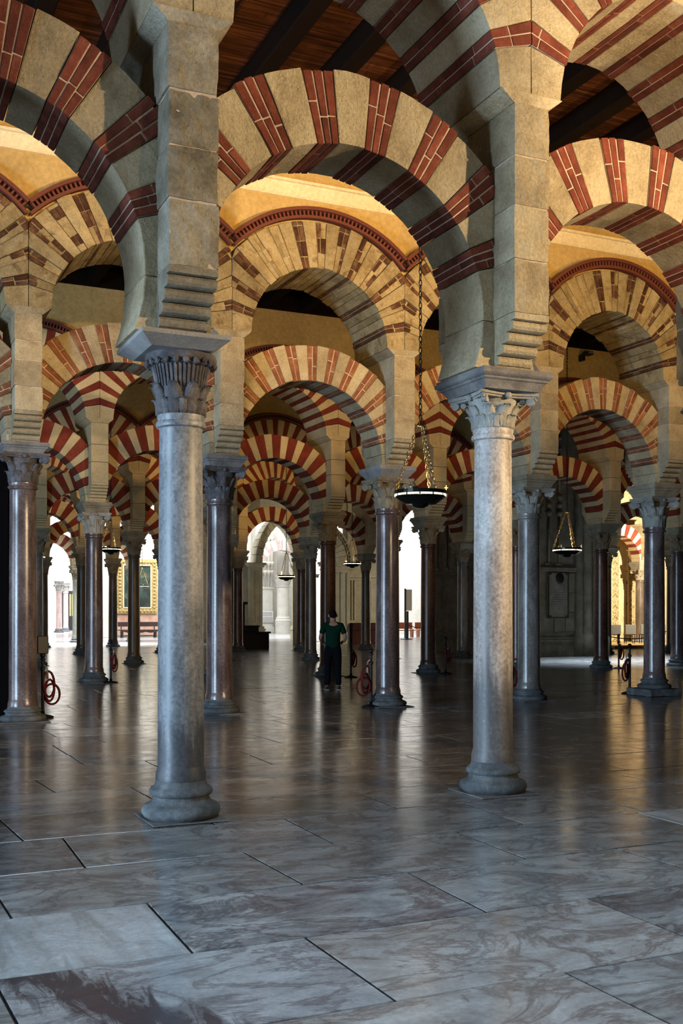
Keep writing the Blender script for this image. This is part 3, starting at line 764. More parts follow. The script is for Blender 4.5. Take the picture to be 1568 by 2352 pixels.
# ---- piers over the columns -----------------------------------------
def corbel_poly(z0, h, y_in, y_out, n, s):
    """stepped roll mouldings in the y-z plane"""
    poly = [(s * (y_in - 0.06), z0)]
    H0 = h; h = h - 0.055
    for i in range(n):
        zc = z0 + h * (i + 0.5) / n; rr = h / n / 2
        yc = y_in + (y_out - y_in) * ((i + 0.55) / n) ** 0.85 - rr
        for k in range(6):
            a = -90 + 180 * k / 5; poly.append((s * (yc + rr * math.cos(R(a)) * 1.15), zc + rr * math.sin(R(a))))
    poly.append((s * (y_out - 0.002), z0 + h)); poly.append((s * y_out, z0 + h + 0.004)); poly.append((s * y_out, z0 + H0)); poly.append((s * (y_in - 0.06), z0 + H0))
    return poly
PIERS = {}
def pier(x, y, za, pw, mat, label, level, seed, ztop=6.12, nroll=4):
    root = tag(empty('pier', (x, y, za)), label, 'pier', 'stone piers above the columns')
    key = (round(za, 2), pw, mat, level, seed % 3, nroll)
    if key not in PIERS:
        rng = random.Random(seed); L = []
        hb = 0.42; D = 0.65; din = 0.36
        # lower core
        def blk(lo, hi, nm='stone_block'):
            if level == 2: VF = rblock(lo, hi, 0.014, (6, 14, 8), 0.02, rng.randint(0, 9999), None, 5.0)
            elif level == 1: VF = rblock(lo, hi, 0.012, (2, 4, 2), 0.008, rng.randint(0, 9999), None, 5.0)
            else: VF = cbox(lo, hi, 0.008)
            L.append((nm, mesh(nm, VF[0], VF[1], M[mat])))
        blk((-pw / 2, -din, 0.001), (pw / 2, din, hb))
        for s in (-1, 1):
            b = MB().extrude(corbel_poly(0.02, hb - 0.018, din - 0.02, D, nroll, s), 0, -pw / 2 + 0.004, pw / 2 - 0.004)
            L.append(('roll_corbel', b.mesh('roll_corbel', M[mat])))
        zt = ztop - za - 0.10; z = hb
        nblk = 4 if level else 3
        if level:
            mc = MB().box((-pw / 2 + 0.014, -D + 0.014, hb), (pw / 2 - 0.014, D - 0.014, zt), 0.0); L.append(('mortar_core', mc.mesh('mortar_core', M['mortar'])))
        cuts = [hb + (zt - hb) * k / nblk + (rng.uniform(-0.05, 0.05) if 0 < k < nblk else 0) for k in range(nblk + 1)]
        for a, b in zip(cuts, cuts[1:]):
            dx = rng.uniform(-0.008, 0.008) if level else 0
            blk((-pw / 2 + dx, -D + dx, a + 0.004), (pw / 2 + dx, D + dx, b - 0.004))
        # flaring impost block
        def fl(xx, yy, zz, z0=zt):
            f = min(1, max(0, (zz - z0) / 0.09)); k = 1 + 0.0 * f
            return (xx * (pw / 0.62 + (1 - pw / 0.62) * f), yy * (0.985 + 0.025 * f), zz)
        VF = rblock((-0.31, -D, zt), (0.31, D, zt + 0.10), 0.004, (2, 3, 3), 0.004 if level else 0, 3, fl)
        L.append(('impost_block', mesh('impost_block', VF[0], VF[1], M[mat])))
        PIERS[key] = L
    for nm, me in PIERS[key]: put(nm, me, root)
    return root

# ---- plaster wall over an arcade --------------------------------------
def arcade_wall(name, y, bays, label, x0, x1, cornice=False):
    """bays: list of (xa, xb) spans, the wall is cut along the backs of the upper arches"""
    V = []; F = []; t = ARC_D / 2
    xs = []
    for (a, b) in bays:
        m = (a + b) / 2; k = (b - a) / 3.0
        for i in range(25):
            xl = -1.5 + 3.0 * i / 24; xs.append((m + xl * k, 6.12 + math.sqrt(1.955 ** 2 - xl * xl)))
    lo = [(x0, xs[0][1] if x0 > xs[0][0] - 0.01 else 6.14)] + xs + [(x1, xs[-1][1] if x1 < xs[-1][0] + 0.01 else 6.14)]
    if x0 < xs[0][0] - 0.05: lo.insert(1, (xs[0][0] - 0.005, 6.14))
    if x1 > xs[-1][0] + 0.05: lo.insert(len(lo) - 1, (xs[-1][0] + 0.005, 6.14))
    for (x, z) in lo: V += [(x, y - t, z), (x, y - t, CEIL), (x, y + t, CEIL), (x, y + t, z)]
    for i in range(len(lo) - 1):
        for k in range(4): F.append([i * 4 + k, i * 4 + 4 + k, i * 4 + 4 + (k + 1) % 4, i * 4 + (k + 1) % 4])
    F.append([0, 1, 2, 3]); n = len(lo) - 1; F.append([n * 4 + 3, n * 4 + 2, n * 4 + 1, n * 4])
    wl = put(name, mesh(name, V, F, M['plaster'])); tag(wl, label, kind='structure')
    if cornice:
        poly = [(-t + 0.02, 8.42), (-t - 0.02, 8.42), (-t - 0.05, 8.45), (-t - 0.15, 8.60), (-t - 0.19, 8.61), (-t - 0.19, 8.65), (-t + 0.02, 8.67)]
        MB().extrude([(a + y, b) for a, b in poly], 0, x0, x1).put('cornice', M['cornice'], wl)
    for s in (-1, 1):
        MB().box((x0, y + s * (t + 0.10) - 0.12, CEIL - 0.34), (x1, y + s * (t + 0.10) + 0.12, CEIL - 0.001), 0.015).put('wall_plate', M['wood_beam'], wl)
    return wl

# ---- the rows -----------------------------------------------------------
KITS = {}
def kit(kind, level, v, zmin, worn=False):
    key = (kind, level, v, zmin, worn)
    if key not in KITS: KITS[key] = arch_kit(kind, level, hash((kind, level, v)) % 1000 if False else (17 * v + level * 5 + len(kind)), zmin, worn)
    return KITS[key]
# per row: column positions, abacus height, which bays carry arches
XS = [[-0.60, 2.35, 5.37, 8.34],
      [-0.65, 2.42, 5.55, 8.64, 11.62, 14.61, 17.6],
      [2.30, 5.31, 8.30, 11.35, 14.33, 17.20, 20.14, 23.04, 26.0],
      [5.35, 8.38, 11.45, 14.54, 17.57, 20.62],
      [5.38, 8.42, 11.68, 14.90, 17.77, 20.85],
      [5.30, 8.35, 11.59, 14.65],
      [8.40, 11.51, 14.60]]
ZA = [3.80, 4.18, 4.22, 4.22, 4.22, 4.22, 4.22]
def bay_word(r, i): return 'the %s arcade, %s from left' % (ROWN[r], ORD[i])
for r, xs in enumerate(XS):
    yr = ARC_Y[r]; za = ZA[r]; level = (2, 1, 0, 0, -1, -1, -1)[r]
    for i, (a, b) in enumerate(zip(xs, xs[1:])):
        m = (a + b) / 2; k = (b - a) / 3.0
        o = empty('horseshoe_arch', (m - (0.06 if r == 0 else 0.03), yr, 0)); o.scale = (k, 1, 1)
        stamp(o, kit('lower', level, (i + r) % 3 if level > 0 else 0, za))
        tag(o, 'lower striped horseshoe arch of red and cream in %s' % bay_word(r, i), 'arch', 'lower horseshoe arches')
        o = empty('round_arch', (m, yr, 0)); o.scale = (k, 1, 1)
        stamp(o, kit('upper', level, (i + r) % 3 if level == 2 else i % 2, 6.12, r == 1))
        tag(o, 'upper round arch with thin red stripes in %s' % bay_word(r, i), 'arch', 'upper round arches')
    arcade_wall('wall_over_%s_arcade' % ROWN[r], yr, list(zip(xs, xs[1:])), 'ochre plaster wall above the %s arcade' % ROWN[r],
                xs[0] if r else xs[0], {2: 26.0, 3: 22.3, 4: 22.4}.get(r, xs[-1]), cornice=(r == 1))
    for i, x in enumerate(xs):
        wide = {(0, 1): 0.39, (0, 2): 0.36}.get((r, i), 0.40)
        pier(x, yr, za, wide, 'stone_dark' if (r, i) == (0, 1) else ('stone' if level > 0 else 'cream'),
             'stone pier with roll corbel above the %s column of the %s arcade from left' % (ORD[i], ROWN[r]), max(level, 0), r * 31 + i * 7, nroll=4 if level > 0 else 5)

# columns: the two in the foreground, then row by row
column(-0.60, ARC_Y[0], 0.185, 3.30, 3.64, 3.80, 'leafy', 'sh_grey', 'cap_pale', 'moulded', 'ab_dark', 'grey marble column at the left end of the nearest arcade')
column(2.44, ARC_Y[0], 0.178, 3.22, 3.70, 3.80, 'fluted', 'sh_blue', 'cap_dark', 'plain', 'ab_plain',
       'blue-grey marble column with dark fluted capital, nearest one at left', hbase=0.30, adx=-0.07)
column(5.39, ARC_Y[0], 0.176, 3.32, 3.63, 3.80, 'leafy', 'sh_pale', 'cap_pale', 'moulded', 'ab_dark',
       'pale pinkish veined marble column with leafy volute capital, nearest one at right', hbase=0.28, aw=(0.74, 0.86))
column(8.34, ARC_Y[0], 0.18, 3.30, 3.64, 3.80, 'leafy', 'sh_grey', 'cap_pale', 'moulded', 'ab_dark', 'grey marble column at the right end of the nearest arcade')
R2 = [(-0.65, 0.2, 'sh_purple', 3.6, 4.0, 'cap_dark', 'ab_dark', 'purple column at the hidden left end of the second arcade'),
      (2.42, 0.215, 'sh_purple', 3.60, 4.03, 'cap_dark', 'ab_dark', 'dark purple-brown column at the left edge beside the black screen'),
      (5.55, 0.205, 'sh_purple', 3.49, 4.00, 'cap_dark', 'ab_dark', 'purple-brown column just right of the blue-grey foreground column'),
      (8.64, 0.205, 'sh_purple', 3.46, 3.98, 'cap_brown', 'ab_plain', 'speckled purple column behind the large hanging lamp'),
      (11.62, 0.205, 'sh_grey', 3.49, 3.95, 'cap_pale', 'ab_stone', 'speckled grey column just right of the pale foreground column'),
      (14.61, 0.20, 'sh_purple', 3.33, 3.92, 'cap_pale', 'ab_stone', 'speckled mauve column on a broken square plinth at right'),
      (17.6, 0.2, 'sh_grey', 3.46, 3.98, 'cap_pale', 'ab_stone', 'grey column at the hidden right end of the second arcade')]
for i, (x, r_, m, zs, zc, cm, am, lab) in enumerate(R2):
    column(x, ARC_Y[1], r_, zs, zc, 4.18, 'leafy', m, cm, 'moulded' if i != 3 else 'plain', am, lab, plinth='high' if i == 5 else 'low', hbase=0.22)
mats = ['sh_red', 'sh_brown', 'sh_red', 'sh_grey', 'sh_brown']
for r in range(2, 7):
    for i, x in enumerate(XS[r]):
        m = {(2, 1): 'sh_purple', (2, 3): 'sh_red', (2, 4): 'sh_red', (2, 6): 'sh_red', (2, 7): 'sh_purple', (3, 1): 'sh_brown', (5, 1): 'sh_brown', (6, 1): 'sh_green'}.get((r, i), mats[(i * 2 + r) % 5])
        colr = {'sh_red': 'reddish', 'sh_brown': 'brown', 'sh_grey': 'grey', 'sh_purple': 'purplish', 'sh_green': 'greenish'}[m]
        column(x, ARC_Y[r], 0.20 if r != 3 else 0.19, 3.50, 3.98, 4.22, 'leafy', m, 'cap_pale' if (r, i) == (2, 1) else 'cap_brown', 'moulded', 'ab_stone',
               '%s marble column, %s from left in the %s arcade' % (colr, ORD[i], ROWN[r]), detail=False, hbase=0.24)

# ================================================================== BEHIND THE ARCADES
def xform(x, y, z=0, rz=0): return Matrix.Translation((x, y, z)) @ Matrix.Rotation(rz, 4, 'Z')
def ring(cx, y, cz, ri, ro, t, a0, a1, n, name, mats, parent, gap=0.25):
    """arch ring of n separate stones"""
    def fn(th, yy, r): return (cx + r * math.sin(R(th)), y + yy, cz + r * math.cos(R(th)))
    for i in range(n):
        a = a0 + (a1 - a0) * i / n; b = a0 + (a1 - a0) * (i + 1) / n
        VF = cbox((a + gap, -t / 2, ri), (b - gap, t / 2, ro), (0.2, 0.01, 0.01), fn)
        put(name, mesh(name, VF[0], VF[1], mats[i % len(mats)]), parent)

# near-black panel filling the left edge
o = tag(empty('wooden_screen', (1.15, 16.75, 0)), 'near-black tall wooden screen at the left edge behind the arches', 'screen')
b = MB().box((-1.05, -0.03, 0.06), (1.05, 0.03, 3.84), 0.01); b.put('panel', M['screen'], o)
b = MB()
for x in (-1.05, -0.35, 0.35, 0.99): b.box((x, -0.05, 0), (x + 0.07, 0.05, 3.9), 0.01)
for z in (0.0, 1.2, 3.83): b.box((-1.05, -0.045, z), (1.06, 0.045, z + 0.08), 0.01)
b.put('frame', M['screen'], o)

# stone chapel block at right of centre
o = tag(empty('stone_chapel', (24.3, 33.0, 0)), 'dark carved stone chapel with wall tablet and gothic shafts behind right columns', 'chapel')
W0, W1 = -1.9, 2.0
MB().box((W0, 0.0, 0), (W1, 6.5, 9.3), 0.02).put('wall', M['chapel'], o)
b = MB()
for (z0, z1, p) in ((0, 0.55, 0.10), (0.55, 0.62, 0.14), (0.62, 0.72, 0.07), (0.84, 0.90, 0.05), (3.16, 3.24, 0.12), (3.24, 3.32, 0.16), (3.32, 3.38, 0.10)):
    b.box((W0 - p, -p, z0), (W1 + p, 6.5, z1), 0.01)
b.put('moulding', M['chapel'], o)
def chapel_tracery(M4, length, nrib):
    b = MB()
    for i in range(nrib):
        x = length * (i + 0.5) / nrib
        b.tube([(x, -0.05, 3.5), (x, -0.05, 5.2)], 0.045, 6); b.tube([(x, -0.05, 6.1), (x, -0.05, 7.6)], 0.045, 6)
        for k in range(3): b.sphere((x, -0.08, 5.35 + 0.3 * k), 0.12, 8, 6)
        b.box((x - 0.16, -0.07, 3.38), (x + 0.16, 0.0, 3.50), 0.02)
        for k in range(4):
            b.sphere((x - length / nrib / 2 * (k % 2), -0.06, 7.75 + 0.2 * k), 0.10, 8, 5)
    g = MB(); g.add((b.V, b.F), M4); return g
tag(chapel_tracery(Matrix.Translation((W0 + 0.1, 0, 0)), 1.9, 4).put('tracery', M['chapel'], o, smooth=True), kind='stuff')
tag(chapel_tracery(Matrix.Translation((W0, 6.3, 0)) @ Matrix.Rotation(R(-90), 4, 'Z'), 6.1, 8).put('tracery', M['chapel'], o, smooth=True), kind='stuff')
for (x, yv, r_, zt) in ((0.72, -0.10, 0.16, 6.6), (1.05, -0.16, 0.19, 6.6), (1.52, -0.26, 0.30, 5.2)):
    b = MB().lathe([(r_ * 1.4, 0), (r_ * 1.4, 0.7), (r_ * 1.15, 0.78), (r_, 0.9), (r_, zt - 0.5), (r_ * 1.1, zt - 0.45), (r_ * 1.45, zt - 0.1), (r_ * 1.45, zt)], 14)
    b.put('shaft', M['chapel'], o, True, (x, yv, 0))
for i in range(5):
    for j in range(3):
        b = MB().box((-1.85 + 0.5 * i, -0.045, 0.92 + 0.74 * j), (-1.37 + 0.5 * i, 0.0, 1.64 + 0.74 * j), 0.012)
        if not (1 <= i <= 2): b.put('wall_block', M['chapel'], o)
tb = tag(empty('wall_tablet', (24.08, 32.94, 1.43)), 'tall engraved wall tablet topped by a black oval on the stone chapel', 'tablet')
MB().box((-0.46, -0.05, 0), (0.46, 0.06, 1.72), 0.015).put('slab', M['chapel'], tb)
b = MB()
for (x0, x1, z0, z1) in ((-0.46, -0.42, 0, 1.72), (0.42, 0.46, 0, 1.72), (-0.46, 0.46, 0, 0.04), (-0.46, 0.46, 1.68, 1.72)): b.box((x0, -0.075, z0), (x1, -0.05, z1), 0.005)
b.put('rim', M['dentil_dark'], tb)
MB().lathe([(0.17, 0), (0.17, 0.03), (0.13, 0.045), (0.001, 0.05)], 18, Matrix.Translation((0.06, -0.05, 1.48)) @ Matrix.Rotation(R(90), 4, 'X') @ Matrix.Diagonal((1, 1.25, 1, 1))).put('oval', M['black'], tb)
b = MB()
for k in range(12):
    wd = random.uniform(0.22, 0.30) if k > 2 else 0.2
    b.box((-wd, -0.056, 1.16 - 0.085 * k), (wd, -0.048, 1.185 - 0.085 * k), 0.001)
b.put('engraved_lines', M['ab_dark'], tb)
for x in (-0.36, 0.36):
    for z in (0.08, 1.64): MB().sphere((x, -0.06, z), 0.035, 8, 5).put('stud', M['dentil_dark'], tb)

# arch beside the chapel (row four goes on) and the bright chapel inside
def extra_arch(xa, xb, y, label, lev=0):
    o = empty('horseshoe_arch', ((xa + xb) / 2, y, 0)); o.scale = ((xb - xa) / 3.0, 1, 1); stamp(o, kit('lower', lev, 0, 4.22))
    return tag(o, label, 'arch', 'lower horseshoe arches')
extra_arch(27.2, 30.5, 34.03, 'dark red and cream arch leading into the bright chapel at right')
arcade_wall('wall_over_chapel_arch', 34.03, [(27.2, 30.5)], 'plaster wall above the entrance to the bright chapel', 26.4, 44.0)
oo = empty('round_arch', (28.85, 34.03, 0)); oo.scale = (1.1, 1, 1); stamp(oo, kit('upper', 0, 0, 6.12)); tag(oo, 'upper round arch above the entrance to the bright chapel at right', 'arch', 'upper round arches')
for i, x in enumerate((27.2, 30.5)):
    pier(x, 34.03, 4.22, 0.40, 'cream', 'stone pier at the %s of the entrance to the bright chapel' % ('left', 'right')[i], 0, 3 + i, nroll=5)
    column(x, 34.03, 0.19, 3.5, 3.98, 4.22, 'leafy', 'sh_brown', 'cap_brown', 'moulded', 'ab_stone', 'brown marble column at the %s of the bright chapel entrance' % ('left', 'right')[i], detail=False)
cw = MB().box((33.4, 44.6, 0), (36.95, 45.0, 9.4), 0).box((38.4, 44.6, 0), (46, 45.0, 9.4), 0).box((36.95, 44.6, 4.9), (38.4, 45.0, 9.4), 0).put('wall_chapel', M['cream'])
tag(cw, 'cream back wall of the bright chapel at right', kind='structure')
extra_arch(33.65, 36.72, 43.3, 'small bright striped arch inside the chapel at right', -1)
column(36.72, 43.3, 0.2, 3.3, 3.8, 4.22, 'leafy', 'sh_brown', 'cap_brown', 'moulded', 'ab_stone', 'brown column between two lattice panels inside the chapel', detail=False)
pier(36.72, 43.3, 4.22, 0.40, 'cream', 'bright pier above the column between the lattice panels', 0, 5, nroll=5)
def lattice(x0, x1, z0, z1, y, label):
    o = tag(empty('lattice_panel', ((x0 + x1) / 2, y, z0)), label, 'panel', 'carved lattice panels')
    w2 = (x1 - x0) / 2; H = z1 - z0
    MB().box((-w2, 0, 0), (w2, 0.05, H), 0.005).put('panel', M['lattice'], o)
    b = MB()
    for x in (-w2, w2 - 0.05): b.box((x, -0.05, 0), (x + 0.05, 0.0, H), 0.005)
    b.put('frame', M['cream'], o)
    b = MB(); n = int(H / (2 * w2) / 1.1) or 1; hh = H / n
    for k in range(n):
        b.tube([(-w2, -0.02, hh * k), (w2, -0.02, hh * (k + 1))], 0.028, 4); b.tube([(w2, -0.02, hh * k), (-w2, -0.02, hh * (k + 1))], 0.028, 4)
    b.put('diamond_lattice', M['cream'], o)
    b = MB()
    for k in range(n):
        for (x, z) in ((0, hh * (k + 0.5)), (-w2 * 0.55, hh * k + 0.02), (w2 * 0.55, hh * k + 0.02), (0, hh * (k + 0.15))): b.sphere((x, -0.01, z + 0.05), 0.06, 7, 4)
    b.put('carved_flowers', M['gilt'], o)
lattice(35.92, 36.42, 0.14, 4.7, 44.55, 'cream and gold diamond lattice panel left of the chapel column')
lattice(37.02, 37.72, 0.14, 4.2, 44.55, 'cream and gold diamond lattice panel right of the chapel column')
o = tag(empty('black_banner', (35.40, 44.55, 3.55)), 'black cloth banner hanging on the cream chapel wall', 'panel')
MB().box((-0.16, 0, 0), (0.16, 0.05, 0.92), 0.01).put('panel', M['black'], o); MB().box((-0.18, -0.015, 0.92), (0.18, 0.06, 0.96), 0.005).put('rail', M['iron'], o)
o = tag(empty('carved_panel', (35.45, 44.53, 0.14)), 'dark brown carved wooden panel standing by the chapel wall', 'panel')
MB().box((-0.2, 0, 0), (0.2, 0.06, 2.8), 0.01).put('panel', M['darkwood'], o)
b = MB()
for k in range(12):
    for x in (-0.09, 0.09): b.sphere((x, 0.0, 0.14 + 0.19 * k), 0.055, 6, 4)
b.put('carving', M['cap_brown'], o)
o = tag(empty('platform', (37.0, 41.6, 0)), 'low yellowish wooden platform inside the bright chapel', 'platform')
for k in range(12):
    MB().box((-5.5, -2.8 + 0.48 * k, 0.0), (7.5, -2.8 + 0.48 * k + 0.47, 0.13 + 0.002 * (k % 3)), 0.006).put('board', M['platform'], o)
def chair(x, y, rz, label):
    o = tag(empty('chair', (x, y, 0.135), rz), label, 'chair', 'covered chairs in the chapel')
    MB().box((-0.24, -0.22, 0.42), (0.24, 0.22, 0.47), 0.015).put('seat', M['darkwood'], o)
    MB().box((-0.26, 0.2, 0.44), (0.26, 0.25, 0.92), 0.02).put('backrest', M['cloth_grey'], o)
    for sx in (-0.21, 0.18):
        for sy in (-0.2, 0.17): MB().box((sx, sy, 0), (sx + 0.035, sy + 0.035, 0.42), 0.004).put('leg', M['black'], o)
for i in range(5):
    chair(33.5 + 0.92 * i, 41.3 + 0.02 * (i % 2), PI - 0.45, 'grey covered chair on the chapel platform, %s from left' % ORD[i])
o = tag(empty('rope_barrier', (31.4, 37.4, 0)), 'slack dark red rope barrier in front of the bright chapel', 'barrier')
b = MB(); b.tube([(-2.4 + 4.8 * k / 14, 0.02 * k, 0.9 - 0.42 * (1 - ((k - 7) / 7) ** 2)) for k in range(15)], 0.022, 6); b.put('rope', M['rope'], o)
for x in (-2.4, 2.4): MB().lathe([(0.16, 0), (0.16, 0.02), (0.03, 0.05), (0.022, 0.9), (0.04, 0.93), (0.001, 0.98)], 12).put('post', M['iron'], o, True, (x, 0.28 if x > 0 else 0, 0))
o = tag(empty('iron_gate', (37.7, 44.75, 0)), 'black iron gate with fan-shaped top bars beside the right column', 'gate')
for k in range(9): MB().tube([(-0.62 + 0.155 * k, 0, 0), (-0.62 + 0.155 * k, 0, 3.2)], 0.022, 6).put('bar', M['iron'], o)
for z in (0.1, 1.0, 2.1, 3.2): MB().box((-0.72, -0.03, z - 0.05), (0.72, 0.03, z + 0.05), 0.005).put('rail', M['iron'], o)
for k in range(9):
    a = PI * (k + 0.0) / 8; MB().tube([(0.15 * math.cos(a), 0, 3.3 + 0.15 * math.sin(a)), (0.72 * math.cos(a), 0, 3.3 + 1.45 * math.sin(a))], 0.018, 5).put('fan_bar', M['iron'], o)
area('window_daylight', (38.2, 49.5, 3.4), (37.2, 44.0, 2.0), 4, 4, 700, (1.0, 0.9, 0.72))
tag(MB().box((34, 52, 0), (44, 52.3, 8), 0).put('wall_court', M['cream']), 'sunlit cream wall behind the iron gate', kind='structure')

# pale round-arched portal right of the person
o = tag(empty('stone_portal', (22.9, 50.0, 0)), 'pale yellow round-arched stone portal with beaded border behind the person', 'portal')
MB().box((-0.62, 0.0, 0), (0.65, 0.9, 4.1), 0.01).put('pilaster', M['pale_stone'], o)
for x0, x1 in ((-0.5, -0.12), (0.1, 0.5)):
    b = MB()
    for (a0, a1, z0, z1) in ((x0, x0 + 0.06, 0.9, 3.7), (x1 - 0.06, x1, 0.9, 3.7), (x0, x1, 3.64, 3.7), (x0, x1, 0.9, 0.96)): b.box((a0, -0.05, z0), (a1, 0.0, z1), 0.01)
    b.put('pilaster_panel', M['pale_stone'], o)
b = MB()
for (z0, z1, p) in ((3.82, 3.9, 0.06), (4.02, 4.12, 0.12), (4.12, 4.24, 0.18)): b.box((-0.62 - p, -p, z0), (0.9 + p, 0.85, z1), 0.01)
b.put('impost', M['pale_stone'], o)
MB().box((0.65, 0.25, 0), (2.9, 0.9, 9.3), 0.0).box((-2.15, 0.3, 6.5), (0.65, 0.9, 9.3), 0).put('wall', M['pale_stone'], o)
b = MB().box((0.7, 0.12, 3.45), (2.9, 0.25, 3.6), 0.01).box((0.7, 0.16, 3.3), (2.9, 0.25, 3.38), 0.01)
for x in (0.85, 1.0, 1.95): b.box((x, 0.18, 1.25), (x + 0.07, 0.25, 3.3), 0.01)
b.put('wall_moulding', M['pale_stone'], o)
MB().box((-2.15, 0.05, 0), (-1.62, 0.9, 6.6), 0.01).put('jamb', M['pale_stone'], o)
ring(-1.3, 0.45, 4.24, 1.15, 2.12, 0.9, -3, 90, 9, 'arch_stone', [M['pale_stone']], o)
ring(-1.3, 0.0, 4.24, 1.85, 2.10, 0.12, -3, 90, 8, 'border_stone', [M['pale_stone']], o)
b = MB()
for k in range(16):
    a = R(2 + 86 * k / 15); b.box((-0.07, -0.06, -0.05), (0.07, 0.06, 0.05), 0.02, None, Matrix.Translation((-1.3 + 1.98 * math.sin(a), -0.08, 4.24 + 1.98 * math.cos(a))) @ Matrix.Rotation(a, 4, 'Y'))
b.put('beads', M['pale_stone'], o)
o = tag(empty('dado_bench', (24.9, 49.9, 0)), 'dark red dado ledge along the foot of the pale portal wall', 'ledge')
MB().box((-1.3, -0.1, 0), (0.9, 0.33, 0.72), 0.01).put('body', M['dado'], o); MB().box((-1.32, -0.16, 0.72), (0.92, 0.33, 1.1), 0.02).put('top', M['dado'], o)

# pointed chapel arch left of it, with the white gothic pier seen through
o = tag(empty('pointed_arch', (22.2, 57.0, 0)), 'pale pointed stone arch on panelled pilasters at the centre far end', 'arch')
for x0, x1, nm in ((-1.55, -0.80, 'pilaster'), (1.30, 2.0, 'pilaster')):
    b = MB().box((x0, 0, 0.85), (x1, 0.8, 4.2), 0.01).box((x0 + 0.1, -0.04, 1.1), (x0 + 0.17, 0, 4.0), 0.01).box((x1 - 0.17, -0.04, 1.1), (x1 - 0.1, 0, 4.0), 0.01).box((x0 + 0.3, -0.04, 1.1), (x0 + 0.36, 0, 4.0), 0.01)
    b.put(nm, M['pale_stone'], o)
    b = MB().box((x0 - 0.1, -0.12, 0), (x1 + 0.1, 0.8, 0.62), 0.01).box((x0 - 0.14, -0.16, 0.62), (x1 + 0.14, 0.8, 0.72), 0.01).box((x0 - 0.08, -0.08, 0.72), (x1 + 0.08, 0.8, 0.86), 0.01); b.put('pedestal', M['pale_stone'], o)
    b = MB().box((x0 - 0.08, -0.1, 4.2), (x1 + 0.08, 0.8, 4.3), 0.01).box((x0 - 0.16, -0.18, 4.3), (x1 + 0.16, 0.8, 4.45), 0.01); b.put('impost', M['pale_stone'], o)
def parc(side):
    cx = 1.35 if side < 0 else -0.80
    cx = 0.25 + (1.10 if side < 0 else -1.10)
    for k in range(7):
        a0, a1 = 90 - 58 * k / 7, 90 - 58 * (k + 1) / 7
        def fn(th, yy, r): return (cx + side * r * math.sin(R(th)), yy, 4.45 + r * math.cos(R(th)) * 1.22)
        VF = cbox((a1 + 0.3, 0.0, 2.15), (a0 - 0.3, 0.8, 2.60), (0.2, 0.01, 0.01), fn); put('arch_stone', mesh('arch_stone', VF[0], VF[1], M['pale_stone']), o)
        VF = cbox((a1 + 0.3, -0.1, 2.45), (a0 - 0.3, 0.0, 2.60), (0.2, 0.01, 0.01), fn); put('arch_rim', mesh('arch_rim', VF[0], VF[1], M['pale_stone']), o)
parc(-1); parc(1)
MB().box((-6.5, 0.4, 0), (-1.6, 0.8, 9.3), 0).box((-1.6, 0.4, 7.25), (2.1, 0.8, 9.3), 0).put('wall', M['pale_stone'], o)
column(23.62, 55.9, 0.34, 3.2, 3.8, 4.1, 'leafy', 'sh_green', 'cap_pale', 'moulded', 'ab_stone', 'greenish stone column at the right of the pointed arch', detail=False, hbase=0.3)
o = tag(empty('clustered_pier', (30.2, 80, 0)), 'white gothic clustered pier with bracket tiers seen through the pointed arch', 'pier')
MB().box((-0.75, 0, 0), (0.7, 0.8, 9.5), 0.02).put('core', M['white_stone'], o)
for k in range(5):
    x = -0.6 + 0.3 * k
    MB().tube([(x, -0.06, 3.7), (x, -0.06, 9.3)], 0.10, 8).put('shaft', M['white_stone'], o, True)
    b = MB()
    for z in (4.9, 5.6, 7.0, 7.6): b.lathe([(0.03, z - 0.4), (0.17, z - 0.1), (0.19, z), (0.10, z + 0.08)], 8, Matrix.Translation((x, -0.1, 0)))
    b.put('bracket', M['white_stone'], o, True)
b = MB().box((-0.85, -0.1, 3.5), (0.8, 0.0, 3.7), 0.02).box((-0.85, -0.12, 0), (0.8, 0, 0.5), 0.02); b.put('moulding', M['white_stone'], o)
tp = tag(empty('tiled_panel', (30.2, 79.85, 0.85)), 'small blue-grey patterned tile panel at the foot of the clustered pier', 'panel')
MB().box((-0.68, 0, 0), (0.68, 0.05, 0.9), 0.01).put('panel', M['signwhite'], tp)
b = MB()
for j in range(3):
    for i in range(14): b.box((-0.62 + 0.09 * i, -0.015, 0.06 + 0.13 * j), (-0.57 + 0.09 * i, 0.0, 0.15 + 0.13 * j), 0.002)
for j in range(4): b.box((-0.6, -0.015, 0.5 + 0.09 * j), (0.6, 0.0, 0.53 + 0.09 * j), 0.002)
b.put('pattern', M['ab_dark'], tp)
o = tag(empty('white_column', (31.45, 79.2, 0)), 'thick white stone column with banded capital in the bright far bay', 'column')
b = MB().lathe([(0.62, 0), (0.62, 0.9), (0.66, 1.0), (0.56, 1.1), (0.58, 1.2), (0.48, 1.3), (0.47, 3.6)], 20); smooth_by_angle(put('shaft', b.mesh('shaft', M['white_stone']), o).data, 40)
b = MB().lathe([(0.47, 3.6), (0.56, 3.66), (0.5, 3.75), (0.62, 4.1), (0.66, 4.2), (0.55, 4.3), (0.66, 4.5), (0.66, 4.6)], 20); smooth_by_angle(put('capital', b.mesh('capital', M['white_stone']), o).data, 40)
MB().lathe([(0.46, 4.6), (0.46, 8.5)], 16).put('upper_shaft', M['white_stone'], o, True)
o = tag(empty('striped_arch', (30.6, 77.6, 0)), 'washed-out pink and white striped arch in the far bay', 'arch')
ring(0, 0, 4.7, 1.75, 2.55, 0.9, -72, 84, 13, 'voussoir', [M['white_stone'], M['sh_pink']], o)  # washing-out by strong daylight is put into the pale stripe colours
MB().box((2.0, -0.4, 0), (2.6, 0.45, 4.6), 0.01).put('jamb', M['white_stone'], o)
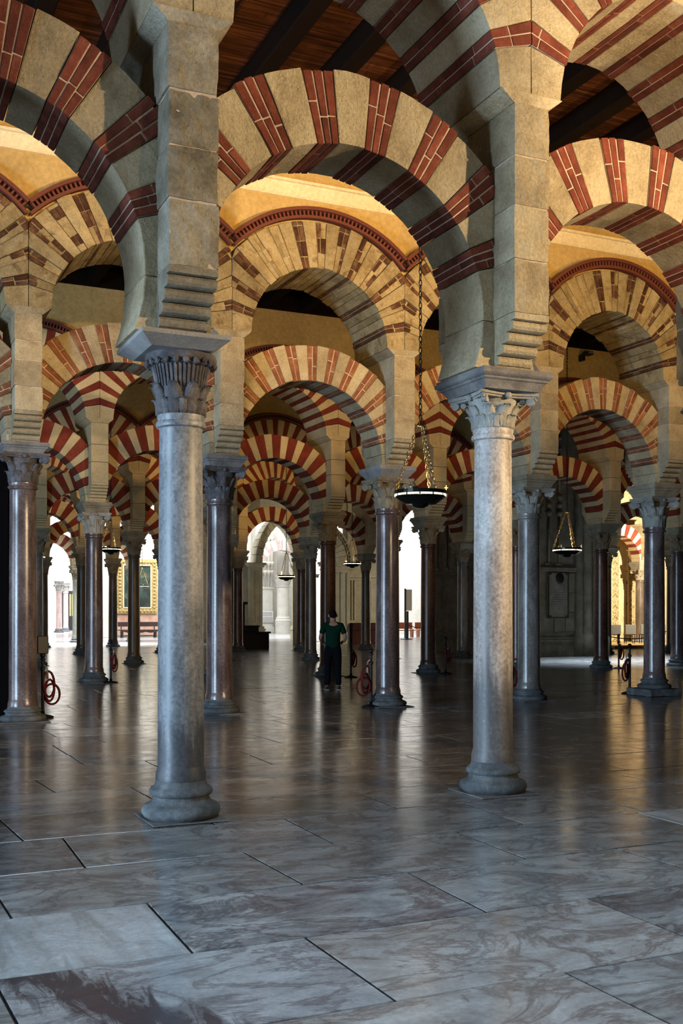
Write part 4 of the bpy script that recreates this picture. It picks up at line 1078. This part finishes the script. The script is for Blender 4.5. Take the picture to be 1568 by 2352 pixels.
tag(MB().box((27.0, 81.2, 0), (46, 81.6, 12), 0).put('wall_gothic', M['white_stone']), 'white wall of the bright far bay', kind='structure')

# black monument on steps
o = tag(empty('black_monument', (15.9, 46.0, 0)), 'black stepped monument with dark statue column left of the pointed arch', 'monument')
MB().box((-0.9, -0.7, 0), (1.42, 1.0, 0.70), 0.01).box((-1.0, -0.75, 0.70), (1.5, 1.05, 0.78), 0.02).put('lower_step', M['black'], o)
MB().box((-0.8, -0.5, 0.78), (1.0, 0.8, 1.0), 0.01).box((-0.85, -0.55, 1.0), (1.05, 0.85, 1.06), 0.01).put('upper_step', M['black'], o)
MB().box((-0.4, -0.3, 1.06), (0.42, 0.5, 2.0), 0.02).box((-0.5, -0.4, 2.0), (0.52, 0.6, 2.12), 0.02).put('pedestal', M['black'], o)
MB().lathe([(0.3, 2.12), (0.26, 2.3), (0.2, 2.36), (0.16, 2.5), (0.15, 4.2), (0.24, 4.35), (0.24, 4.45)], 14).put('shaft', M['black'], o, True)
MB().lathe([(0.02, 4.45), (0.14, 4.55), (0.20, 4.8), (0.12, 5.05), (0.10, 5.15), (0.13, 5.3), (0.001, 5.42)], 12).put('statue', M['black'], o, True)
b = MB().lathe([(0.02, 2.12), (0.10, 2.14), (0.04, 2.2), (0.07, 2.32), (0.03, 2.42), (0.001, 2.5)], 10, Matrix.Translation((0.22, -0.3, 0))); b.put('silver_ornament', M['steel'], o, True)

# painting wall and bench at the left far end
tag(MB().box((14.3, 70.1, 0), (19.4, 70.6, 12), 0).put('wall_painting', M['white_stone']), 'cream wall carrying the large gilt-framed painting', kind='structure')
MB().box((16.0, 70.02, 0.15), (19.0, 70.1, 1.5), 0.01).put('dado', M['pinkdado'], bpy.data.objects['wall_painting'])
MB().box((14.3, 69.98, 0.0), (16.0, 70.1, 0.75), 0.02).put('skirting', M['white_stone'], bpy.data.objects['wall_painting'])
o = tag(empty('framed_painting', (17.45, 70.0, 1.55)), 'large dark painting in a wide carved gilt frame above the bench', 'painting')
t = NT('dark_oil_painting'); p = t.pos((0.9, 1, 0.7))
c = t.ramp(t.noise(p, 1.6, 6, 0.6, 1.0), [(0.35, (0.008, 0.010, 0.010)), (0.55, (0.022, 0.05, 0.042)), (0.72, (0.16, 0.13, 0.075))]); M['oil'] = t.out(c, 0.35)
MB().box((-0.9, -0.02, 0.38), (0.9, 0.03, 3.25), 0.0).put('canvas', M['oil'], o)
for (lo, hi) in (((-1.38, -0.06, 0), (1.38, 0.08, 0.4)), ((-1.38, -0.06, 3.2), (1.38, 0.08, 3.62)), ((-1.38, -0.06, 0.4), (-0.9, 0.08, 3.2)), ((0.9, -0.06, 0.4), (1.38, 0.08, 3.2))):
    MB().box(lo, hi, 0.03).put('frame_bar', M['gilt'], o)
b = MB()
for i in range(15):
    for x in (-1.15, 1.15): b.sphere((x, -0.07, 0.2 + 0.23 * i), 0.085, 7, 5)
for i in range(9):
    for z in (0.2, 3.42): b.sphere((-0.92 + 0.23 * i, -0.07, z), 0.085, 7, 5)
b.put('carved_ornament', M['gilt'], o)
b = MB()
for (lo, hi) in (((-0.95, -0.09, 0.36), (0.95, -0.04, 0.43)), ((-0.95, -0.09, 3.17), (0.95, -0.04, 3.24)), ((-0.95, -0.09, 0.4), (-0.88, -0.04, 3.2)), ((0.88, -0.09, 0.4), (0.95, -0.04, 3.2))): b.box(lo, hi, 0.01)
b.put('inner_fillet', M['cornice'], o)
o = tag(empty('wooden_bench', (17.35, 69.2, 0)), 'dark carved wooden bench under the gilt-framed painting', 'bench')
MB().box((-1.35, -0.25, 0.46), (1.42, 0.2, 0.52), 0.01).put('seat', M['darkwood'], o)
MB().box((-1.32, 0.2, 0.72), (1.36, 0.26, 1.02), 0.01).put('backrest', M['darkwood'], o)
ap = [(-1.25, 0.46), (-1.25, 0.40)] + [(-1.0 + 2.1 * k / 20, 0.38 - 0.07 * abs(math.sin(k * 0.47))) for k in range(21)] + [(1.3, 0.40), (1.3, 0.46)]
MB().extrude(ap, 1, -0.24, -0.20).put('apron', M['darkwood'], o)
for x in (-1.15, 1.05):
    MB().box((x, -0.22, 0), (x + 0.1, -0.12, 0.46), 0.01).box((x, 0.1, 0), (x + 0.1, 0.22, 0.46), 0.01).box((x - 0.02, -0.26, 0), (x + 0.12, 0.26, 0.05), 0.01).put('leg', M['darkwood'], o)
    MB().box((x + 0.02, 0.18, 0.46), (x + 0.08, 0.24, 0.74), 0.01).put('back_post', M['darkwood'], o)
MB().box((-1.2, -0.03, 0.08), (1.2, 0.03, 0.13), 0.005).put('stretcher', M['darkwood'], o)
# far left bay: pink columns and a gate
for i, (x, yv) in enumerate(((15.83, 89.5), (17.2, 94.0))):
    column(x, yv, 0.24 if i == 0 else 0.21, 3.4, 3.95, 4.25, 'leafy', 'sh_pink', 'cap_pale', 'moulded', 'cap_pale', 'pale pink column in the bright far left bay, %s one' % ('nearer', 'farther')[i], detail=False, hbase=0.3)
o = tag(empty('dark_gate', (18.6, 99, 0)), 'dark gilded gate behind the pink columns in the far left bay', 'gate')
MB().box((-0.95, 0, 0), (0.95, 0.1, 3.6), 0.02).put('leaf', M['black'], o)
b = MB()
for x in (-0.45, -0.15, 0.05): b.box((x, -0.05, 1.3), (x + 0.12, 0.0, 3.3), 0.01)
b.put('gilt_bars', M['gilt'], o)
o = tag(empty('dark_gate', (15.1, 99, 0)), 'plain dark gate left of the pink columns in the far left bay', 'gate')
MB().box((-0.7, 0, 0), (0.7, 0.1, 3.6), 0.02).put('leaf', M['black'], o); MB().box((-0.8, -0.03, 3.6), (0.8, 0.12, 3.8), 0.02).put('lintel', M['white_stone'], o)

# bright bay at centre right: signpost, benches, rope
o = tag(empty('sign_stand', (31.15, 58.0, 0)), 'black sign stand with white board in the bright gap', 'sign')
MB().lathe([(0.38, 0), (0.38, 0.03), (0.05, 0.06)], 16).put('base', M['black'], o, True)
MB().box((-0.13, -0.04, 0.05), (-0.03, 0.04, 3.1), 0.01).put('post', M['black'], o)
MB().box((0.0, -0.06, 0.05), (0.13, 0.06, 1.72), 0.01).put('pillar', M['black'], o)
MB().box((-0.02, -0.03, 1.75), (0.38, 0.03, 3.05), 0.01).put('board', M['signwhite'], o)
for i, x in enumerate((33.4, 35.6)):
    o = tag(empty('church_bench', (x, 63.0, 0)), 'orange wooden bench in the bright gap, %s one' % ('left', 'right')[i], 'bench', 'benches in the bright gap')
    MB().box((-1.0, -0.2, 0.42), (1.0, 0.2, 0.48), 0.01).put('seat', M['redwood'], o); MB().box((-1.0, 0.2, 0.55), (1.0, 0.25, 0.98), 0.01).put('backrest', M['redwood'], o)
    for lx in (-0.9, 0.82): MB().box((lx, -0.18, 0), (lx + 0.07, 0.25, 0.55), 0.01).put('leg', M['redwood'], o)
o = tag(empty('rope_barrier', (31.9, 57.0, 0)), 'red rope barrier across the bright gap', 'barrier')
MB().tube([(-1.3 + 2.6 * k / 10, 0, 0.95 - 0.3 * (1 - ((k - 5) / 5) ** 2)) for k in range(11)], 0.025, 6).put('rope', M['rope'], o)
for x in (-1.3, 1.3): MB().lathe([(0.16, 0), (0.16, 0.02), (0.03, 0.05), (0.022, 0.95), (0.04, 0.98), (0.001, 1.03)], 12).put('post', M['iron'], o, True, (x, 0, 0))
tag(MB().box((30.5, 72, 0), (46, 72.4, 12), 0).put('wall_bright', M['white_stone']), 'bright white wall behind the benches', kind='structure')

# ================================================================== LAMPS, STANCHIONS, PERSON
def chain(p0, p1, pitch, r, wire, links=None):
    p0 = Vector(p0); p1 = Vector(p1); d = p1 - p0; L = d.length; n = max(1, int(L / pitch)); b = MB()
    q = d.to_track_quat('Z', 'Y').to_matrix().to_4x4()
    for i in range(n):
        c = p0 + d * ((i + 0.5) / n)
        Mx = Matrix.Translation(c) @ q @ Matrix.Rotation(R(90 * (i % 2)), 4, 'Z')
        pts = [(r * math.cos(2 * PI * k / 8), 0, (pitch * 0.62) * math.sin(2 * PI * k / 8)) for k in range(8)]
        b.tube(pts, wire, 4, True, Mx)
    return b
def hanging_lamp(x, y, zr, dia, label, zt=9.62, rot=0.5):
    k = dia / 0.68
    o = tag(empty('hanging_lamp', (x, y, zr)), label, 'lamp', 'hanging dish lamps')
    r = dia / 2
    b = MB().lathe([(0.001, -0.155 * k), (0.05 * k, -0.15 * k), (0.10 * k, -0.125 * k), (0.115 * k, -0.10 * k), (r * 0.62, -0.095 * k), (r * 0.85, -0.045 * k), (r * 0.985, -0.002), (r * 0.97, 0.0), (r * 0.8, -0.02 * k), (0.001, -0.06 * k)], 32)
    smooth_by_angle(put('dish', b.mesh('dish', M['bronze']), o).data, 35)
    b = MB().lathe([(r * 1.0, 0.028 * k), (r * 1.02, 0.03 * k), (r * 1.02, 0.075 * k), (r * 0.98, 0.075 * k), (r * 0.98, 0.028 * k)], 32, cap=False); put('rim_band', b.mesh('rim_band', M['bronze']), o)
    for i in range(12):
        b = MB().lathe([(r * 0.99, 0.003), (r * 1.005, 0.003), (r * 1.005, 0.025 * k), (r * 0.99, 0.025 * k)], 4, None, 2 * PI * i / 12 + 0.03, 2 * PI * (i + 1) / 12 - 0.03, False)
        put('light_slot', b.mesh('light_slot', M['lampslot']), o)
    b = MB().lathe([(0.001, 0.92 * k), (0.06 * k, 0.91 * k), (0.075 * k, 0.925 * k), (0.02 * k, 0.95 * k), (0.012 * k, 1.0 * k)], 14)
    put('cap', b.mesh('cap', M['brass'], True), o)
    for i in range(3):
        a = rot + 2 * PI * i / 3
        c = chain((r * 0.97 * math.cos(a), r * 0.97 * math.sin(a), 0.06 * k), (0.045 * k * math.cos(a), 0.045 * k * math.sin(a), 0.91 * k), 0.055 * k, 0.018 * k, 0.0075 * k)
        put('chain', c.mesh('chain', M['brass']), o)
        a += PI / 3
        b = MB().box((-0.006, -0.006, 0.07 * k), (0.006, 0.006, 0.15 * k), 0.001).box((-0.028, -0.006, 0.11 * k), (0.028, 0.006, 0.122 * k), 0.001)
        put('cross', b.mesh('cross', M['brass']), o, (r * math.cos(a), r * math.sin(a), 0))
    ld = bpy.data.lights.new('lamp_glow', 'POINT'); ld.energy = 14; ld.color = (1.0, 0.8, 0.5); ld.shadow_soft_size = 0.06
    lo_ = bpy.data.objects.new('lamp_glow', ld); link(lo_, o); lo_.location = (0, 0, 0.10 * k)
    c = chain((0, 0, 1.0 * k), (0, 0, zt - zr), 0.075, 0.02, 0.007); put('ceiling_chain', c.mesh('ceiling_chain', M['iron']), o)
hanging_lamp(6.98, 12.6, 3.20, 0.69, 'large black dish lamp hanging on brass chains before the middle column', zt=9.49, rot=2.75)
hanging_lamp(15.70, 21.1, 3.12, 0.68, 'black dish lamp hanging before the dark stone chapel at right', rot=2.6)
hanging_lamp(6.66, 29.7, 3.38, 0.57, 'small dish lamp left of the blue-grey column, before the painting wall', rot=2.9)
hanging_lamp(5.95, 38.2, 3.55, 0.66, 'small dish lamp in the bright gap near the left edge', rot=1.9)
hanging_lamp(18.15, 38.3, 3.55, 0.68, 'small dish lamp in the bright gap behind the middle column', rot=0.9)
hanging_lamp(15.35, 38.3, 3.0, 0.66, 'small dish lamp half hidden by a dark column left of the person', rot=1.5)
hanging_lamp(13.6, 53.5, 2.95, 0.66, 'tiny dish lamp hanging in front of the framed painting', zt=9.62, rot=2.2)

def loop(c, rx, rz, n=18, tilt=0.0, lean=0.0):
    out = []
    for i in range(n):
        a = 2 * PI * i / n; x = rx * math.cos(a); z = rz * math.sin(a)
        out.append((c[0] + x * math.cos(tilt), c[1] + x * math.sin(tilt) + lean * z, c[2] + z))
    return out
def stanchion(x, y, rz, label, rope_kind=0, board=False):
    o = tag(empty('stanchion', (x, y, 0), rz), label, 'stanchion', 'black rope stanchions')
    MB().lathe([(0.17, 0.001), (0.17, 0.015), (0.13, 0.03), (0.035, 0.05), (0.03, 0.10)], 18).put('base', M['iron'], o, True)
    b = MB().lathe([(0.026, 0.08), (0.026, 0.74), (0.038, 0.75), (0.038, 0.78), (0.022, 0.80), (0.022, 0.90), (0.036, 0.91), (0.036, 0.93), (0.014, 0.945)], 12); smooth_by_angle(put('pole', b.mesh('pole', M['iron']), o).data, 40)
    MB().sphere((0, 0, 0.975), 0.042, 12, 8).put('ball', M['iron'], o, True)
    MB().tube([(0.02, 0, 0.82), (0.06, 0, 0.80), (0.08, 0, 0.75), (0.07, 0, 0.70)], 0.008, 6).put('hook', M['steel'], o)
    if rope_kind == 0:
        L = [((0.10, 0, 0.52), 0.10, 0.20, 0.2, 0.1), ((0.12, 0.02, 0.42), 0.11, 0.17, 0.5, 0), ((0.15, 0.0, 0.36), 0.12, 0.16, -0.2, 0.05)]
    else:
        L = [((0.07, 0, 0.55), 0.085, 0.15, 0.3, 0.1), ((0.10, 0.02, 0.49), 0.09, 0.16, 0.6, 0), ((0.08, -0.03, 0.44), 0.07, 0.18, -0.3, 0.05)]
    for (c, rx, rz_, ti, le) in L:
        MB().tube(loop(c, rx, rz_, 18, ti, le), 0.019, 6, True).put('rope_coil', M['rope'], o, True)
    MB().tube([(0.07, 0, 0.70), (0.08, 0.01, 0.60)], 0.02, 6).put('rope_end', M['steel'], o)
    if board: MB().box((-0.09, -0.02, 1.0), (0.09, 0.02, 1.28), 0.01).put('notice_board', M['black'], o)
stanchion(2.80, 17.25, 0.2, 'black stanchion with hanging rope coils beside the left edge column', 0, True)
stanchion(5.62, 25.05, 0.3, 'black stanchion in front of the dark column under the small lamp', 1)
stanchion(8.30, 16.75, PI, 'black stanchion with red rope left of the column behind the big lamp', 0)
stanchion(14.62, 25.0, 0.0, 'black stanchion with red coil right of the middle reddish column', 1)
stanchion(20.6, 25.2, 0.1, 'black stanchion with bright red rope beside the reddish column at right', 1)
stanchion(14.42, 17.3, PI, 'black stanchion with red coil left of the plinthed column at right', 1)
stanchion(11.62, 24.6, 0.3, 'black stanchion with red rope just right of the person', 1)
stanchion(11.30, 16.95, 0.4, 'black stanchion squeezed behind the pale foreground column', 1)

# projector on the wall over the third arcade
o = tag(empty('spot_projector', (18.95, 24.62, 8.92)), 'small black spotlight fixture on the ochre wall above right arch', 'lamp')
MB().box((-0.05, 0.06, -0.14), (0.05, 0.255, 0.04), 0.01).put('bracket', M['iron'], o)
MB().box((-0.05, -0.18, -0.02), (0.17, 0.08, 0.08), 0.02).put('housing', M['iron'], o)
MB().box((-0.03, -0.195, 0.0), (0.15, -0.18, 0.06), 0.004).put('lens', M['steel'], o)

# the visitor seen from behind
def skin_obj(name, verts, edges, radii, mat, parent, sub=2, root=0):
    me = bpy.data.meshes.new(name); me.from_pydata(verts, edges, []); me.update()
    o = bpy.data.objects.new(name, me); COL.objects.link(o)
    sm = o.modifiers.new('skin', 'SKIN'); sm.use_smooth_shade = True
    sv = me.skin_vertices[0].data
    for i, r in enumerate(radii): sv[i].radius = (r, r) if not hasattr(r, '__len__') else r; sv[i].use_root = (i == root)
    ss = o.modifiers.new('sub', 'SUBSURF'); ss.levels = sub; ss.render_levels = sub
    bpy.context.view_layer.update()
    ev = o.evaluated_get(bpy.context.evaluated_depsgraph_get())
    nm = bpy.data.meshes.new_from_object(ev); nm.materials.clear(); nm.materials.append(mat)
    nm.polygons.foreach_set('use_smooth', [True] * len(nm.polygons))
    bpy.data.objects.remove(o); bpy.data.meshes.remove(me)
    return put(name, nm, parent)
p = tag(empty('person', (9.40, 20.8, 0.0), R(-22)), 'person seen from behind in dark green t-shirt and dark trousers, standing', 'person')
p.scale = (0.985, 0.985, 0.985)
V = [(0, 0, .94), (0, .01, 1.10), (0, .0, 1.26), (0, -.01, 1.39), (0, 0, 1.47), (0, .02, 1.535), (0, .025, 1.60), (0, .02, 1.665)]
rd = [(.145, .10), (.135, .095), (.155, .105), (.13, .085), .055, (.068, .085), (.074, .092), (.055, .07)]
E = [(i, i + 1) for i in range(7)]
for s in (-1, 1):
    b0 = len(V)
    V += [(s * .175, 0, 1.385), (s * .235, -.02, 1.25), (s * .275, -.03, 1.12), (s * .25, .09, 1.05), (s * .20, .20, 1.02), (s * .185, .25, 1.015)]
    rd += [.062, .050, .040, .036, .027, (.034, .02)]
    E += [(3, b0)] + [(b0 + i, b0 + i + 1) for i in range(5)]
    b1 = len(V)
    V += [(s * .095, 0, .86), (s * .105, .01, .68), (s * .11, .015, .49), (s * .115, -.015, .30), (s * .12, -.02, .10), (s * .13, .06, .045), (s * .14, .14, .035)]
    rd += [.095, .078, .056, .055, .038, (.035, .032), (.032, .022)]
    E += [(0, b1)] + [(b1 + i, b1 + i + 1) for i in range(6)]
body = skin_obj('body', V, E, rd, M['skin'], p)
for s in (-1, 1):
    for i, (dx, L) in enumerate(((-.026, .062), (-.009, .075), (.009, .080), (.027, .070))):
        x = s * .185 - s * dx; base = Vector((x, .265, 1.015))
        skin_obj('finger', [tuple(base), tuple(base + Vector((0, L * .45, -.008))), tuple(base + Vector((0, L * .72, -.032))), tuple(base + Vector((0, L * .72, -.055)))], [(0, 1), (1, 2), (2, 3)], [.009, .0085, .008, .007], M['skin'], body, 1)
    tb_ = Vector((s * .15, .245, 1.02)); skin_obj('thumb', [tuple(tb_), tuple(tb_ + Vector((-s * .025, .025, .012))), tuple(tb_ + Vector((-s * .03, .055, .006)))], [(0, 1), (1, 2)], [.011, .010, .008], M['skin'], body, 1)
    MB().sphere((0, 0, 0), 0.028, 8, 6, 1.3).put('ear', M['skin'], body, True, (s * .079, .01, 1.60))
MB().sphere((0, 0, 0), 0.016, 8, 6, 1.4).put('nose', M['skin'], body, True, (0, .118, 1.59))
for s in (-1, 1): MB().sphere((0, 0, 0), 0.012, 8, 6).put('eye', M['signwhite'], body, True, (s * .03, .103, 1.615))
MB().box((-.024, .10, 1.553), (.024, .112, 1.562), 0.003).put('mouth', M['dado'], body)
hm = MB().sphere((0, 0, 0), 1.0, 16, 10)
put('hair', mesh('hair', [(x * .082, y_ * .094 - .012 if z > -.55 else y_ * .07 - .03, z * .092 + 1.636) for x, y_, z in hm.V], hm.F, M['hair'], True), p)
V = [(0, 0, .80), (0, .01, 1.04), (0, 0, 1.26), (0, -.01, 1.39), (0, 0, 1.475)]; rd = [(.205, .150), (.165, .120), (.182, .128), (.152, .10), .070]; E = [(0, 1), (1, 2), (2, 3), (3, 4)]
for s in (-1, 1):
    b0 = len(V); V += [(s * .178, 0, 1.385), (s * .222, -.015, 1.28), (s * .252, -.025, 1.19)]; rd += [.078, .070, .066]; E += [(3, b0), (b0, b0 + 1), (b0 + 1, b0 + 2)]
sh = skin_obj('t_shirt', V, E, rd, M['shirt'], p)
V = [(0, 0, 1.04), (0, 0, .90)]; rd = [(.160, .120), (.182, .135)]; E = [(0, 1)]
for s in (-1, 1):
    b0 = len(V); V += [(s * .098, 0, .82), (s * .107, .01, .66), (s * .112, .012, .48), (s * .117, -.01, .28), (s * .122, -.015, .085)]; rd += [.108, .094, .078, .072, .068]; E += [(1, b0)] + [(b0 + i, b0 + i + 1) for i in range(4)]
skin_obj('trousers', V, E, rd, M['trousers'], p, root=0)
for s in (-1, 1):
    f = skin_obj('shoe', [(s * .122, -.06, .045), (s * .125, .0, .055), (s * .135, .09, .045), (s * .145, .17, .036)], [(0, 1), (1, 2), (2, 3)], [.038, .048, .045, .034], M['shoe'], p)
    MB().box((-.042, -.10, 0.002), (.042, .20, .018), .006).put('sole', M['sole'], f, False, (s * .132, 0, 0), (0, 0, -s * 0.1))
